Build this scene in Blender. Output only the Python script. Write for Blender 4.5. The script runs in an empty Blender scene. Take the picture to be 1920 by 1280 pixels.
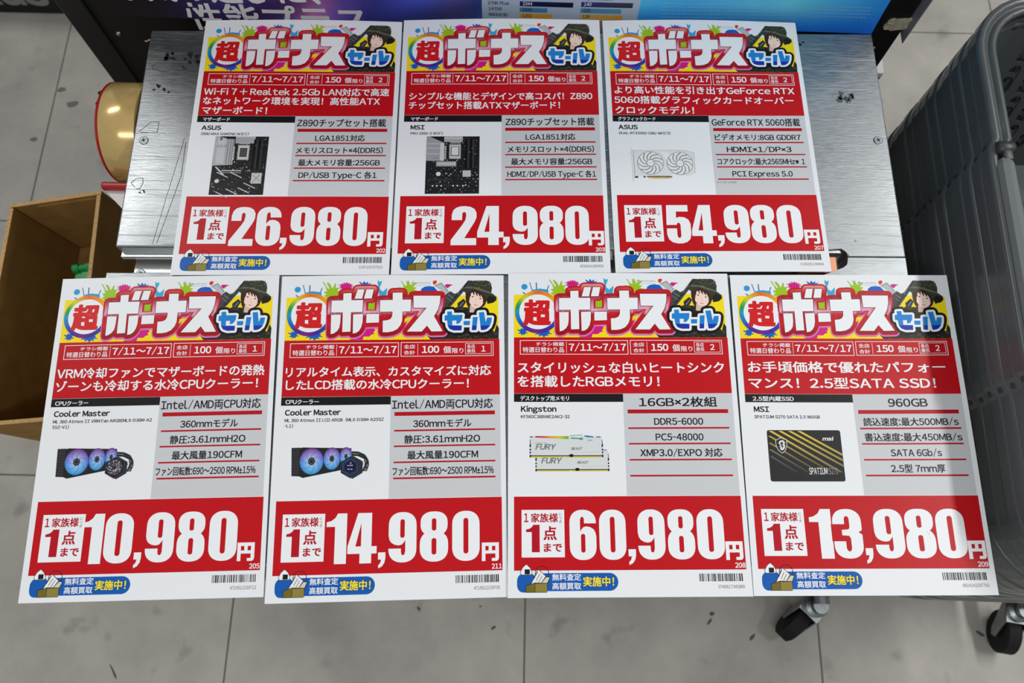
import bpy, bmesh, math, random
import numpy as np
from mathutils import Vector, Matrix
from mathutils.geometry import tessellate_polygon

S = bpy.context.scene
COL = S.collection
PI = math.pi

# ------------------------------------------------------------------ camera
TZ = 0.745                      # height of the steel work top above the floor
CAM_H = TZ + 0.7397
F_PX = 1546.486
pitch, roll = math.radians(18.1875), math.radians(1.3271)
fw = Vector((0, math.sin(pitch), -math.cos(pitch)))
up0 = Vector((0, math.cos(pitch), math.sin(pitch)))
rt0 = Vector((1, 0, 0))
rt = rt0 * math.cos(roll) + up0 * math.sin(roll)
up = up0 * math.cos(roll) - rt0 * math.sin(roll)
cd = bpy.data.cameras.new('camera')
cam = bpy.data.objects.new('camera', cd)
COL.objects.link(cam)
m = Matrix.Identity(4)
for r in range(3):
    m[r][0], m[r][1], m[r][2] = rt[r], up[r], -fw[r]
m[2][3] = CAM_H
cam.matrix_world = m
cd.sensor_width = 36
cd.lens = F_PX / 1920 * 36
cd.clip_start = 0.02
cd.dof.use_dof = True
cd.dof.focus_distance = 0.79
cd.dof.aperture_fstop = 9.0
S.camera = cam

# ------------------------------------------------------------------ world, ceiling lamps and an added fill lamp
w = bpy.data.worlds.new('world')
S.world = w
w.use_nodes = True
w.node_tree.nodes['Background'].inputs[0].default_value = (0.96, 0.98, 1.0, 1)
w.node_tree.nodes['Background'].inputs[1].default_value = 0.27

def ceiling_or_fill_lamp(loc, sx, sy, power):
    d = bpy.data.lights.new('ceiling_or_fill_lamp', 'AREA')
    d.shape = 'RECTANGLE'
    d.size, d.size_y = sx, sy
    d.energy = power
    d.color = (1.0, 0.985, 0.96)
    o = bpy.data.objects.new('ceiling_or_fill_lamp', d)
    o.location = loc
    COL.objects.link(o)
    return o
ceiling_or_fill_lamp((1.75, 0.75, 2.75), 0.16, 1.9, 35)
ceiling_or_fill_lamp((-1.80, 1.36, 2.75), 1.2, 0.15, 14)
ceiling_or_fill_lamp((-0.3, -1.0, 2.75), 1.8, 0.3, 17)  # added fill lamp behind the camera, brightens the back-row flyers without glare

S.view_settings.view_transform = 'Standard'
S.view_settings.look = 'None'
S.view_settings.gamma = 1.0
S.view_settings.use_curve_mapping = False
S.view_settings.exposure = 0.34

# ------------------------------------------------------------------ helpers
def lin(c):
    return tuple(((x / 255) / 12.92 if x / 255 <= 0.04045 else ((x / 255 + 0.055) / 1.055) ** 2.4) for x in c[:3]) + (1.0,)

def link(name, me, mat=None, parent=None):
    o = bpy.data.objects.new(name, me)
    COL.objects.link(o)
    if mat is not None and me is not None:
        me.materials.clear()
        me.materials.append(mat)
    if parent is not None:
        o.parent = parent
    return o

def empty(name, loc=(0, 0, 0), rz=0):
    o = bpy.data.objects.new(name, None)
    o.location = loc
    o.rotation_euler = (0, 0, rz)
    o.empty_display_size = 0.05
    COL.objects.link(o)
    return o

def tag(o, label, cat, group=None, kind=None):
    o['label'] = label
    o['category'] = cat
    if group: o['group'] = group
    if kind: o['kind'] = kind
    return o

def bm_mesh(bm, name, smooth=False):
    bmesh.ops.recalc_face_normals(bm, faces=bm.faces)
    me = bpy.data.meshes.new(name)
    bm.to_mesh(me)
    bm.free()
    if smooth:
        for p in me.polygons: p.use_smooth = True
    return me

def box_bm(bm, x0, x1, y0, y1, z0, z1, bevel=0.0):
    r = bmesh.ops.create_cube(bm, size=1.0)
    vs = r['verts']
    for v in vs:
        v.co = Vector(((x0 + x1) / 2 + v.co.x * (x1 - x0), (y0 + y1) / 2 + v.co.y * (y1 - y0), (z0 + z1) / 2 + v.co.z * (z1 - z0)))
    if bevel > 0:
        es = list({e for v in vs for e in v.link_edges})
        bmesh.ops.bevel(bm, geom=es, offset=bevel, segments=2, affect='EDGES', profile=0.5)
    return vs

def box(name, x0, x1, y0, y1, z0, z1, mat, parent=None, bevel=0.0):
    bm = bmesh.new()
    box_bm(bm, x0, x1, y0, y1, z0, z1, bevel)
    return link(name, bm_mesh(bm, name), mat, parent)

def prism_bm(bm, pts, z0, z1):
    lo = [bm.verts.new((x, y, z0)) for x, y in pts]
    hi = [bm.verts.new((x, y, z1)) for x, y in pts]
    n = len(pts)
    bm.faces.new(hi)
    bm.faces.new(lo[::-1])
    for i in range(n):
        bm.faces.new((lo[i], lo[(i + 1) % n], hi[(i + 1) % n], hi[i]))

def prism(name, pts, z0, z1, mat, parent=None, bevel=0.0, seg=2):
    bm = bmesh.new()
    prism_bm(bm, pts, z0, z1)
    if bevel:
        bmesh.ops.bevel(bm, geom=list(bm.edges), offset=bevel, segments=seg, affect='EDGES', profile=0.5)
    return link(name, bm_mesh(bm, name), mat, parent)

def tube_bm(bm, p0, p1, r0, r1=None, n=16, caps=True):
    p0, p1 = Vector(p0), Vector(p1)
    r1 = r0 if r1 is None else r1
    d = (p1 - p0).normalized()
    a = d.orthogonal().normalized()
    b = d.cross(a)
    A = [bm.verts.new(p0 + (a * math.cos(2 * PI * i / n) + b * math.sin(2 * PI * i / n)) * r0) for i in range(n)]
    B = [bm.verts.new(p1 + (a * math.cos(2 * PI * i / n) + b * math.sin(2 * PI * i / n)) * r1) for i in range(n)]
    for i in range(n):
        bm.faces.new((A[i], A[(i + 1) % n], B[(i + 1) % n], B[i]))
    if caps:
        bm.faces.new(A[::-1])
        bm.faces.new(B)

def lathe_bm(bm, prof, axis_o, axis_d, n=40, closed=True):
    """prof: (distance along axis, radius)"""
    o, d = Vector(axis_o), Vector(axis_d).normalized()
    a = d.orthogonal().normalized()
    b = d.cross(a)
    rings = []
    for t, r in prof:
        rings.append([bm.verts.new(o + d * t + (a * math.cos(2 * PI * i / n) + b * math.sin(2 * PI * i / n)) * r) for i in range(n)])
    k = len(prof)
    for j in range(k if closed else k - 1):
        A, B = rings[j], rings[(j + 1) % k]
        for i in range(n):
            bm.faces.new((A[i], A[(i + 1) % n], B[(i + 1) % n], B[i]))

def path_tube(bm, pts, r, n=10):
    for i in range(len(pts) - 1):
        tube_bm(bm, pts[i], pts[i + 1], r, r, n)
        if i:
            bmesh.ops.create_icosphere(bm, subdivisions=2, radius=r, matrix=Matrix.Translation(pts[i]))

# ------------------------------------------------------------------ materials
def mat(name, color, rough=0.5, metal=0.0, spec=0.5, noise=None, bump=None):
    """noise=(scale, amount) varies the colour; bump=(scale, strength)"""
    M = bpy.data.materials.new(name)
    M.use_nodes = True
    nt = M.node_tree
    b = nt.nodes['Principled BSDF']
    c = lin(color)
    b.inputs['Base Color'].default_value = c
    b.inputs['Roughness'].default_value = rough
    b.inputs['Metallic'].default_value = metal
    b.inputs['Specular IOR Level'].default_value = spec
    if noise or bump:
        g = nt.nodes.new('ShaderNodeNewGeometry')
    if noise:
        n = nt.nodes.new('ShaderNodeTexNoise')
        n.inputs['Scale'].default_value = noise[0]
        n.inputs['Detail'].default_value = 6
        nt.links.new(g.outputs['Position'], n.inputs['Vector'])
        r = nt.nodes.new('ShaderNodeValToRGB')
        r.color_ramp.elements[0].position = 0.3
        r.color_ramp.elements[1].position = 0.7
        r.color_ramp.elements[0].color = tuple(x * (1 - noise[1]) for x in c[:3]) + (1,)
        r.color_ramp.elements[1].color = tuple(min(1, x * (1 + noise[1])) for x in c[:3]) + (1,)
        nt.links.new(n.outputs['Fac'], r.inputs['Fac'])
        nt.links.new(r.outputs['Color'], b.inputs['Base Color'])
    if bump:
        n2 = nt.nodes.new('ShaderNodeTexNoise')
        n2.inputs['Scale'].default_value = bump[0]
        n2.inputs['Detail'].default_value = 4
        nt.links.new(g.outputs['Position'], n2.inputs['Vector'])
        bp = nt.nodes.new('ShaderNodeBump')
        bp.inputs['Strength'].default_value = bump[1]
        bp.inputs['Distance'].default_value = 0.001
        nt.links.new(n2.outputs['Fac'], bp.inputs['Height'])
        nt.links.new(bp.outputs['Normal'], b.inputs['Normal'])
    return M

def print_material(name, rough, spec, grain=0.0):
    M = bpy.data.materials.new(name)
    M.use_nodes = True
    nt = M.node_tree
    b = nt.nodes['Principled BSDF']
    a = nt.nodes.new('ShaderNodeAttribute')
    a.attribute_name = 'Col'
    nt.links.new(a.outputs['Color'], b.inputs['Base Color'])
    b.inputs['Roughness'].default_value = rough
    b.inputs['Specular IOR Level'].default_value = spec
    if grain:
        g = nt.nodes.new('ShaderNodeNewGeometry')
        n = nt.nodes.new('ShaderNodeTexNoise')
        n.inputs['Scale'].default_value = 1400
        n.inputs['Detail'].default_value = 2
        bp = nt.nodes.new('ShaderNodeBump')
        bp.inputs['Strength'].default_value = grain
        bp.inputs['Distance'].default_value = 0.0003
        nt.links.new(g.outputs['Position'], n.inputs['Vector'])
        nt.links.new(n.outputs['Fac'], bp.inputs['Height'])
        nt.links.new(bp.outputs['Normal'], b.inputs['Normal'])
    return M

def steel_material(name, base=(142, 146, 149), rough=0.34):
    """brushed sheet steel: fine strokes along x, long scratches, cloudy wear"""
    M = bpy.data.materials.new(name)
    M.use_nodes = True
    nt = M.node_tree
    N, Lk = nt.nodes, nt.links
    b = N['Principled BSDF']
    b.inputs['Metallic'].default_value = 1.0
    g = N.new('ShaderNodeNewGeometry')
    def noise(scale_vec, scale, detail, rot=0.0):
        mp = N.new('ShaderNodeMapping')
        mp.inputs['Scale'].default_value = scale_vec
        mp.inputs['Rotation'].default_value = (0, 0, rot)
        Lk.new(g.outputs['Position'], mp.inputs['Vector'])
        n = N.new('ShaderNodeTexNoise')
        n.inputs['Scale'].default_value = scale
        n.inputs['Detail'].default_value = detail
        Lk.new(mp.outputs['Vector'], n.inputs['Vector'])
        return n.outputs['Fac']
    def ramp(fac, p0, p1, v0, v1):
        r = N.new('ShaderNodeMapRange')
        r.inputs['From Min'].default_value = p0
        r.inputs['From Max'].default_value = p1
        r.inputs['To Min'].default_value = v0
        r.inputs['To Max'].default_value = v1
        Lk.new(fac, r.inputs['Value'])
        return r.outputs['Result']
    def math2(op, a, bb):
        x = N.new('ShaderNodeMath')
        x.operation = op
        for i, q in enumerate((a, bb)):
            if isinstance(q, (int, float)): x.inputs[i].default_value = q
            else: Lk.new(q, x.inputs[i])
        return x.outputs[0]
    stroke = noise((1, 12, 12), 95, 5)
    cloud = noise((1, 1, 1), 9, 5)
    sc1 = ramp(noise((1, 40, 1), 10, 3, 0.5), 0.63, 0.69, 0, 1)
    sc2 = ramp(noise((1, 45, 1), 11, 3, -0.35), 0.63, 0.69, 0, 1)
    sc = math2('MAXIMUM', sc1, sc2)
    rgh = math2('ADD', ramp(cloud, 0.3, 0.7, rough - 0.05, rough + 0.1), ramp(stroke, 0.3, 0.7, -0.05, 0.07))
    rgh = math2('ADD', rgh, math2('MULTIPLY', sc, 0.12))
    Lk.new(rgh, b.inputs['Roughness'])
    c = lin(base)
    mix = N.new('ShaderNodeMixRGB')
    mix.inputs[1].default_value = tuple(x * 0.82 for x in c[:3]) + (1,)
    mix.inputs[2].default_value = tuple(min(1, x * 1.4) for x in c[:3]) + (1,)
    Lk.new(math2('ADD', ramp(stroke, 0.32, 0.68, 0.15, 0.75), math2('MULTIPLY', sc, 0.4)), mix.inputs[0])
    Lk.new(mix.outputs[0], b.inputs['Base Color'])
    bp = N.new('ShaderNodeBump')
    bp.inputs['Strength'].default_value = 0.17
    bp.inputs['Distance'].default_value = 0.0006
    Lk.new(math2('ADD', stroke, math2('MULTIPLY', sc, 0.5)), bp.inputs['Height'])
    Lk.new(bp.outputs['Normal'], b.inputs['Normal'])
    return M

def floor_material():
    M = bpy.data.materials.new('vinyl_floor_tile')
    M.use_nodes = True
    nt = M.node_tree
    N, Lk = nt.nodes, nt.links
    b = N['Principled BSDF']
    g = N.new('ShaderNodeNewGeometry')
    def noise(scale, detail, rough=0.55):
        n = N.new('ShaderNodeTexNoise')
        n.inputs['Scale'].default_value = scale
        n.inputs['Detail'].default_value = detail
        n.inputs['Roughness'].default_value = rough
        Lk.new(g.outputs['Position'], n.inputs['Vector'])
        return n
    r = N.new('ShaderNodeValToRGB')
    r.color_ramp.elements[0].position = 0.32
    r.color_ramp.elements[1].position = 0.68
    r.color_ramp.elements[0].color = lin((152, 150, 143))
    r.color_ramp.elements[1].color = lin((184, 180, 172))
    Lk.new(noise(5, 8, 0.65).outputs['Fac'], r.inputs['Fac'])
    st = N.new('ShaderNodeValToRGB')              # scuffs and grey stains
    st.color_ramp.elements[0].position = 0.62
    st.color_ramp.elements[1].position = 0.74
    st.color_ramp.elements[0].color = (1, 1, 1, 1)
    st.color_ramp.elements[1].color = (0.5, 0.5, 0.5, 1)
    Lk.new(noise(16, 3, 0.5).outputs['Fac'], st.inputs['Fac'])
    mx = N.new('ShaderNodeMixRGB')
    mx.blend_type = 'MULTIPLY'
    mx.inputs[0].default_value = 0.6
    Lk.new(r.outputs['Color'], mx.inputs[1])
    Lk.new(st.outputs['Color'], mx.inputs[2])
    Lk.new(mx.outputs[0], b.inputs['Base Color'])
    b.inputs['Roughness'].default_value = 0.48
    b.inputs['Specular IOR Level'].default_value = 0.4
    return M

def cardboard_material():
    M = mat('cardboard', (146, 110, 58), 0.85, spec=0.2, noise=(40, 0.12), bump=(300, 0.15))
    return M

MT = dict(
    paper=mat('flyer_paper', (226, 230, 234), 0.34, spec=0.2),
    ink=print_material('printed_ink', 0.34, 0.2, 0.03),
    poster=print_material('poster_ink', 0.35, 0.5),
    steel=steel_material('brushed_steel'),
    steel_edge=mat('bright_steel_edge', (205, 207, 208), 0.22, metal=1.0),
    aluminium=mat('aluminium_strip', (200, 201, 200), 0.4, metal=1.0, bump=(400, 0.1)),
    zinc=mat('zinc_plate', (142, 148, 150), 0.36, metal=1.0, noise=(60, 0.15)),
    dark_steel=mat('dark_steel', (70, 70, 70), 0.4, metal=1.0),
    black=mat('black_painted_board', (16, 16, 17), 0.5, spec=0.35, noise=(30, 0.3)),
    black2=mat('black_painted_post', (22, 22, 23), 0.42, spec=0.4),
    basket=mat('grey_basket_plastic', (72, 77, 79), 0.3, spec=0.5, bump=(500, 0.06)),
    handle=mat('grey_handle_plastic', (104, 110, 111), 0.33, spec=0.5, bump=(500, 0.05)),
    knob=mat('dark_hinge_plastic', (40, 42, 43), 0.4),
    rubber=mat('black_rubber', (18, 18, 18), 0.7, spec=0.3),
    card=cardboard_material(),
    card_edge=mat('cardboard_cut_edge', (196, 160, 108), 0.85, spec=0.2, noise=(500, 0.25)),
    tape=mat('amber_packing_tape', (205, 176, 112), 0.2, metal=0.35, spec=0.7, noise=(80, 0.06)),
    red=mat('red_plastic', (168, 18, 22), 0.35),
    white_plastic=mat('white_plastic', (214, 210, 212), 0.35),
    green=mat('green_plastic', (14, 150, 70), 0.4),
    beige=mat('torn_masking_tape', (176, 168, 148), 0.8, noise=(200, 0.2)),
    copper=mat('copper_bracket', (196, 140, 110), 0.35, metal=0.8),
    smudge=mat('black_smudge', (36, 36, 36), 0.8, spec=0.2),
    smudge2=mat('grey_residue', (86, 88, 88), 0.75, spec=0.2),
    stain=mat('grey_floor_stain', (116, 113, 107), 0.8, spec=0.2),
    greyfilm=mat('grey_plastic_film', (120, 122, 134), 0.4),
    lcd=mat('shelf_label_screen', (70, 96, 84), 0.25),
    floor=floor_material(),
    grout=mat('floor_joint', (112, 110, 104), 0.9),
)

# ------------------------------------------------------------------ print engine (flat print laid on sheets, u v in millimetres)
_glyph_cache, _text_cache = {}, {}
def wide(ch): return chr(ord(ch) + 0xFEE0) if 33 <= ord(ch) <= 126 else ch
def load_glyphs(chars):
    """tessellate all needed characters in one go"""
    todo = sorted({wide(c) for c in chars if c != ' '} - set(_glyph_cache))
    obs = []
    for ch in todo:
        c = bpy.data.curves.new('lettering', 'FONT')
        c.body = ch
        c.size = 1
        c.resolution_u = 3
        o = bpy.data.objects.new('lettering', c)
        COL.objects.link(o)
        obs.append(o)
    dg = bpy.context.evaluated_depsgraph_get()
    for ch, o in zip(todo, obs):
        me = bpy.data.meshes.new_from_object(o.evaluated_get(dg))
        _glyph_cache[ch] = (np.array([tuple(q.co)[:2] for q in me.vertices]).reshape(-1, 2), [tuple(p.vertices) for p in me.polygons])
        bpy.data.meshes.remove(me)
    for o in obs:
        c = o.data
        bpy.data.objects.remove(o)
        bpy.data.curves.remove(c)
def glyph_geo(ch):
    if ch not in _glyph_cache: load_glyphs(ch)
    return _glyph_cache[ch]

def text_geo(s, bold):
    """one line of lettering; latin characters use the wide forms of the japanese face, set close together"""
    k = (s, bold)
    if k not in _text_cache:
        V, F, n, x = [], [], 0, 0.0
        for ch in s:
            if ch == ' ':
                x += 0.27
                continue
            asc = 33 <= ord(ch) <= 126 or ch in '×±'
            v, f = glyph_geo(wide(ch))
            if len(v) == 0:
                x += 0.5
                continue
            if asc:
                side = 0.07 if ch in 'ilI1.,:;!|' else 0.045
                if ch in '-/': v = v * [0.5, 1]
                a, b = v[:, 0].min(), v[:, 0].max()
                q = v + [x - a + side, 0]
                x += b - a + 2 * side
            else:
                q = v + [x, 0]
                x += 1.0
            offs = [(0, 0)]
            if bold > 0:
                offs = [(bold, bold * .7), (-bold, bold * .7), (bold, -bold * .7), (-bold, -bold * .7)]
                if bold > 0.03: offs += [(0, bold), (0, -bold), (bold, 0), (-bold, 0), (0, 0)]
            for kk, d in enumerate(offs):
                V.append(np.column_stack([q + d, np.full(len(q), kk * 0.03)]))
                F += [tuple(n + i for i in p) for p in f]
                n += len(q)
        _text_cache[k] = (np.concatenate(V) if V else np.zeros((0, 3)), F)
    return _text_cache[k]

def clip_half(pts, cols, ax, lim, keep_low):
    """convex polygon cut by one grid line, colours interpolated"""
    op, oc = [], []
    n = len(pts)
    ins = [(p[ax] <= lim) == keep_low for p in pts]
    for i in range(n):
        j = (i + 1) % n
        if ins[i]:
            op.append(pts[i]); oc.append(cols[i])
        if ins[i] != ins[j] and abs(pts[j][ax] - pts[i][ax]) > 1e-9:
            t = (lim - pts[i][ax]) / (pts[j][ax] - pts[i][ax])
            op.append(tuple(pts[i][k] + (pts[j][k] - pts[i][k]) * t for k in range(2)))
            oc.append(tuple(cols[i][k] + (cols[j][k] - cols[i][k]) * t for k in range(4)))
    return op, oc

def grid_cut(pts, cols, step):
    todo = [(pts, cols)]
    for ax in range(2):
        nxt = []
        for p, c in todo:
            lo, hi = min(q[ax] for q in p), max(q[ax] for q in p)
            k = math.floor(lo / step) + 1
            while k * step < hi - 0.05:
                a, ca = clip_half(p, c, ax, k * step, True)
                p, c = clip_half(p, c, ax, k * step, False)
                if len(a) > 2: nxt.append((a, ca))
                if len(p) < 3: break
                k += 1
            if len(p) > 2: nxt.append((p, c))
        todo = nxt
    return todo

class Print:
    def __init__(self):
        self.V, self.C, self.f, self.n = [], [], [], 0
    def add(self, V, C, faces):
        """V: (n,3) array, C: (n,4) array"""
        k = self.n
        self.V.append(np.asarray(V, dtype=float).reshape(-1, 3))
        self.C.append(np.asarray(C, dtype=float).reshape(-1, 4))
        self.f += [tuple(k + i for i in q) for q in faces]
        self.n += len(V)
    def poly(self, pts, col, L, cols=None):
        cs = [lin(q) for q in cols] if cols else [lin(col)] * len(pts)
        w_, h_ = max(p[0] for p in pts) - min(p[0] for p in pts), max(p[1] for p in pts) - min(p[1] for p in pts)
        if max(w_, h_) < 9:
            self.add([(p[0], p[1], L) for p in pts], cs, [tuple(range(len(pts)))])
            return self
        pts = [(p[0], p[1]) for p in pts]
        tris = [(0, 1, 2)] if len(pts) == 3 else tessellate_polygon([[Vector((p[0], p[1], 0)) for p in pts]])
        for t in tris:
            for q, c in grid_cut([pts[i] for i in t], [cs[i] for i in t], 8.0):
                self.add([(p[0], p[1], L) for p in q], c, [tuple(range(len(q)))])
        return self
    def rect(self, x0, x1, y0, y1, col, L, step=10.0, cf=None):
        nx, ny = max(1, int(math.ceil((x1 - x0) / step))), max(1, int(math.ceil((y1 - y0) / step)))
        uv = [(x0 + (x1 - x0) * i / nx, y0 + (y1 - y0) * j / ny, L) for j in range(ny + 1) for i in range(nx + 1)]
        cc = [lin(cf(p[0], p[1])) for p in uv] if cf else [lin(col)] * len(uv)
        self.add(uv, cc, [(a, a + 1, a + nx + 2, a + nx + 1) for j in range(ny) for a in range(j * (nx + 1), j * (nx + 1) + nx)])
        return self
    def frame(self, x0, x1, y0, y1, t, col, L):
        self.rect(x0, x1, y0, y0 + t, col, L); self.rect(x0, x1, y1 - t, y1, col, L)
        self.rect(x0, x0 + t, y0 + t, y1 - t, col, L); self.rect(x1 - t, x1, y0 + t, y1 - t, col, L)
        return self
    def disc(self, cx, cy, rx, ry, col, L, n=28, cf=None):
        pts = [(cx + rx * math.cos(2 * PI * i / n), cy + ry * math.sin(2 * PI * i / n)) for i in range(n)]
        return self.poly(pts, col, L, [cf(*p) for p in pts] if cf else None)
    def ring(self, cx, cy, r0, r1, L, cf, n=48):
        for i in range(n):
            a, b = 2 * PI * i / n, 2 * PI * (i + 1) / n
            q = [(cx + r * math.cos(t), cy + r * math.sin(t)) for r, t in ((r0, a), (r1, a), (r1, b), (r0, b))]
            self.poly(q, None, L, [cf(a), cf(a), cf(b), cf(b)])
        return self
    def stroke(self, pts, wd, col, L, close=False):
        ps = list(pts) + ([pts[0]] if close else [])
        for (x0, y0), (x1, y1) in zip(ps, ps[1:]):
            d = math.hypot(x1 - x0, y1 - y0)
            if d < 1e-6: continue
            nx, ny = -(y1 - y0) / d * wd / 2, (x1 - x0) / d * wd / 2
            self.poly([(x0 + nx, y0 + ny), (x1 + nx, y1 + ny), (x1 - nx, y1 - ny), (x0 - nx, y0 - ny)], col, L)
        return self
    def outline(self, pts, r, col, L, cf=None, n=10):
        """rounded border of width r around a filled polygon"""
        self.poly(pts, col, L, [cf(*p) for p in pts] if cf else None)
        ps = list(pts) + [pts[0]]
        kk = 0
        for (x0, y0), (x1, y1) in zip(ps, ps[1:]):
            d = math.hypot(x1 - x0, y1 - y0)
            if d < 1e-6: continue
            nx, ny = -(y1 - y0) / d * r, (x1 - x0) / d * r
            k = max(1, int(d / 4))
            for i in range(k):
                a, b = i / k, (i + 1) / k
                q = [(x0 + (x1 - x0) * t + s * nx, y0 + (y1 - y0) * t + s * ny) for t, s in ((a, 1), (b, 1), (b, -1), (a, -1))]
                kk = kk % 9 + 1
                self.poly(q, col, L + kk * .025, [cf(*p) for p in q] if cf else None)
            kk = kk % 9 + 1
            self.disc(x0, y0, r, r, col, L + kk * .025, n, cf)
        return self
    def splat(self, cx, cy, rx, ry, col, L, seed, n=11, spike=1.6, a0=0.0, a1=2 * PI):
        rnd = random.Random(seed)
        pts = []
        for i in range(n):
            for k, (fr, lo, hi) in enumerate(((0.0, 0.62, 0.85), (0.35, 0.9, spike), (0.5, 0.9, spike), (0.8, 0.6, 0.8))):
                a = 2 * PI * (i + fr) / n
                R = rnd.uniform(lo, hi)
                if k == 2: R = math.hypot(*(pts[-1][0] / rx, pts[-1][1] / ry))
                pts.append((math.cos(a) * rx * R, math.sin(a) * ry * R))
        return self.poly([(cx + x, cy + y) for x, y in pts], col, L)
    def text(self, s, x0, x1, base, em, col, L, bold=0.0, cf=None, skew=0.0):
        v, f = text_geo(s, bold)
        if len(v) == 0: return self
        a, b = v[:, 0].min(), v[:, 0].max()
        u = x0 + (v[:, 0] - a) / (b - a) * (x1 - x0) + skew * v[:, 1] * em
        w_ = base - v[:, 1] * em
        C = np.tile(lin(col), (len(v), 1)) if cf is None else [lin(cf(p, q)) for p, q in zip(u, w_)]
        self.add(np.stack([u, w_, float(L) + v[:, 2]], 1), C, f)
        return self
    def build(self, name, mapping, material, parent):
        me = bpy.data.meshes.new(name)
        V = mapping(np.concatenate(self.V))
        me.from_pydata(V.tolist(), [], self.f)
        me.attributes.new('Col', 'FLOAT_COLOR', 'POINT').data.foreach_set('color', np.concatenate(self.C).astype(np.float32).ravel())
        me.update()
        return link(name, me, material, parent)

# ================================================================== FLOOR
floor = box('floor', -3.2, 3.2, -2.2, 4.2, -0.05, -0.0015, MT['grout'])
floor['kind'] = 'structure'
T = 0.5
bm = bmesh.new()
box_bm(bm, -T / 2 + 0.0014, T / 2 - 0.0014, -T / 2 + 0.0014, T / 2 - 0.0014, -0.006, 0.0, 0.0007)
tile_me = bm_mesh(bm, 'tile')
tile_me.materials.append(MT['floor'])
for i in range(-6, 7):
    for j in range(-4, 8):
        o = link('tile', tile_me, None, floor)
        o.location = (0.033 + (i - 0.5) * T, 0.715 + (j - 0.5) * T, 0)

# scuffs and dark flecks on the tiles
for k, (x, y, a, b, rz) in enumerate(((-0.149, 0.003, .006, .003, -.8), (-0.020, -0.025, .006, .003, .6), (-0.044, 0.009, .003, .002, 0), (-0.652, -0.109, .020, .002, -1.0), (0.348, -0.007, .008, .003, .9),
                                       (0.809, -0.016, .012, .004, -.5), (0.419, -0.031, .009, .003, .8), (0.353, 0.006, .006, .004, 0), (-0.927, 0.985, .016, .011, .3), (-0.955, 1.02, .012, .008, .2), (-0.99, 0.90, .010, .006, 0))):
    rnd = random.Random(k + 40)
    bm = bmesh.new()
    c, s_ = math.cos(rz), math.sin(rz)
    q = [(a * math.cos(t) * rnd.uniform(.6, 1), b * math.sin(t) * rnd.uniform(.6, 1)) for t in np.linspace(0, 2 * PI, 11)[:-1]]
    prism_bm(bm, [(x + c * u - s_ * v, y + s_ * u + c * v) for u, v in q], 0.0, 0.0003)
    link('scuff_mark', bm_mesh(bm, 'scuff_mark'), MT['smudge2'] if k < 8 else MT['stain'], floor)

# ================================================================== WORK TABLE
table = empty('work_table', (0, 0.31, 0))
tag(table, 'low steel work table with scratched brushed top under the flyers', 'table')
def tchild(o):
    o.parent = table
    o.matrix_parent_inverse = Matrix.Translation((0, -0.31, 0))
    return o
SL = math.tan(math.radians(1.1))
def fy(x, y0): return y0 + SL * (x + 0.39)
# main cover sheet, back to the lip in front of the slot; notched round the slot end on the right
cover = [(-0.395, 0.585), (-0.390, 0.331), (0.308, fy(0.308, 0.331)), (0.312, 0.3475), (0.322, 0.3485), (0.3268, 0.345),
         (0.327, 0.3385), (0.3845, 0.3395), (0.381, 0.602)]
cover = cover[::-1]
tchild(prism('cover_sheet', cover, TZ - 0.030, TZ, MT['steel'], None, 0.0016, 3))
plate = [(-0.394, 0.304), (0.30, fy(0.30, 0.304)), (0.322, 0.3262), (0.3265, 0.330), (0.327, 0.3383), (0.3845, 0.3393), (0.384, 0.045), (-0.394, 0.032)]
tchild(prism('front_plate', plate[::-1], TZ - 0.034, TZ - 0.0005, MT['steel'], None, 0.0007, 2))
tchild(prism('slot_floor', [(-0.379, 0.345), (-0.379, 0.300), (0.34, 0.300), (0.34, 0.36)][::-1], TZ - 0.030, TZ - 0.024, MT['aluminium'], None))
tchild(prism('inner_rail', [(-0.388, 0.3345), (-0.388, 0.3245), (0.31, 0.338), (0.31, 0.348)][::-1], TZ - 0.016, TZ - 0.010, MT['steel_edge'], None, 0.0008))
tchild(box('copper_bracket', 0.28, 0.3175, 0.3225, 0.3400, TZ - 0.022, TZ - 0.0035, MT['copper'], None, 0.001))
tchild(box('copper_tongue', 0.28, 0.3225, 0.3430, 0.3475, TZ - 0.012, TZ - 0.0025, MT['aluminium'], None, 0.001))
def screw(x, y, z, r, mt=MT['zinc']):
    bm = bmesh.new()
    lathe_bm(bm, [(0, 0.0001), (0, r), (0.0007, r), (0.0011, r * 0.86), (0.0011, 0.0001)], (x, y, z), (0, 0, 1), 24, False)
    o = tchild(link('screw', bm_mesh(bm, 'screw'), mt))
    bm = bmesh.new()
    for a in (0.5, 0.5 + PI / 2):
        c, s = math.cos(a), math.sin(a)
        L_, W_ = r * 0.5, r * 0.13
        prism_bm(bm, [(x + c * i * L_ - s * j * W_, y + s * i * L_ + c * j * W_) for i, j in ((-1, -1), (1, -1), (1, 1), (-1, 1))], z + 0.0008, z + 0.00125)
    d = link('screw_cross', bm_mesh(bm, 'screw_cross'), MT['dark_steel'])
    d.parent = o
    return o
screw(-0.381, 0.4500, TZ, 0.0046)
screw(0.372, 0.4700, TZ, 0.0046)
screw(-0.372, 0.3130, TZ - 0.024, 0.0048)
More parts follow.
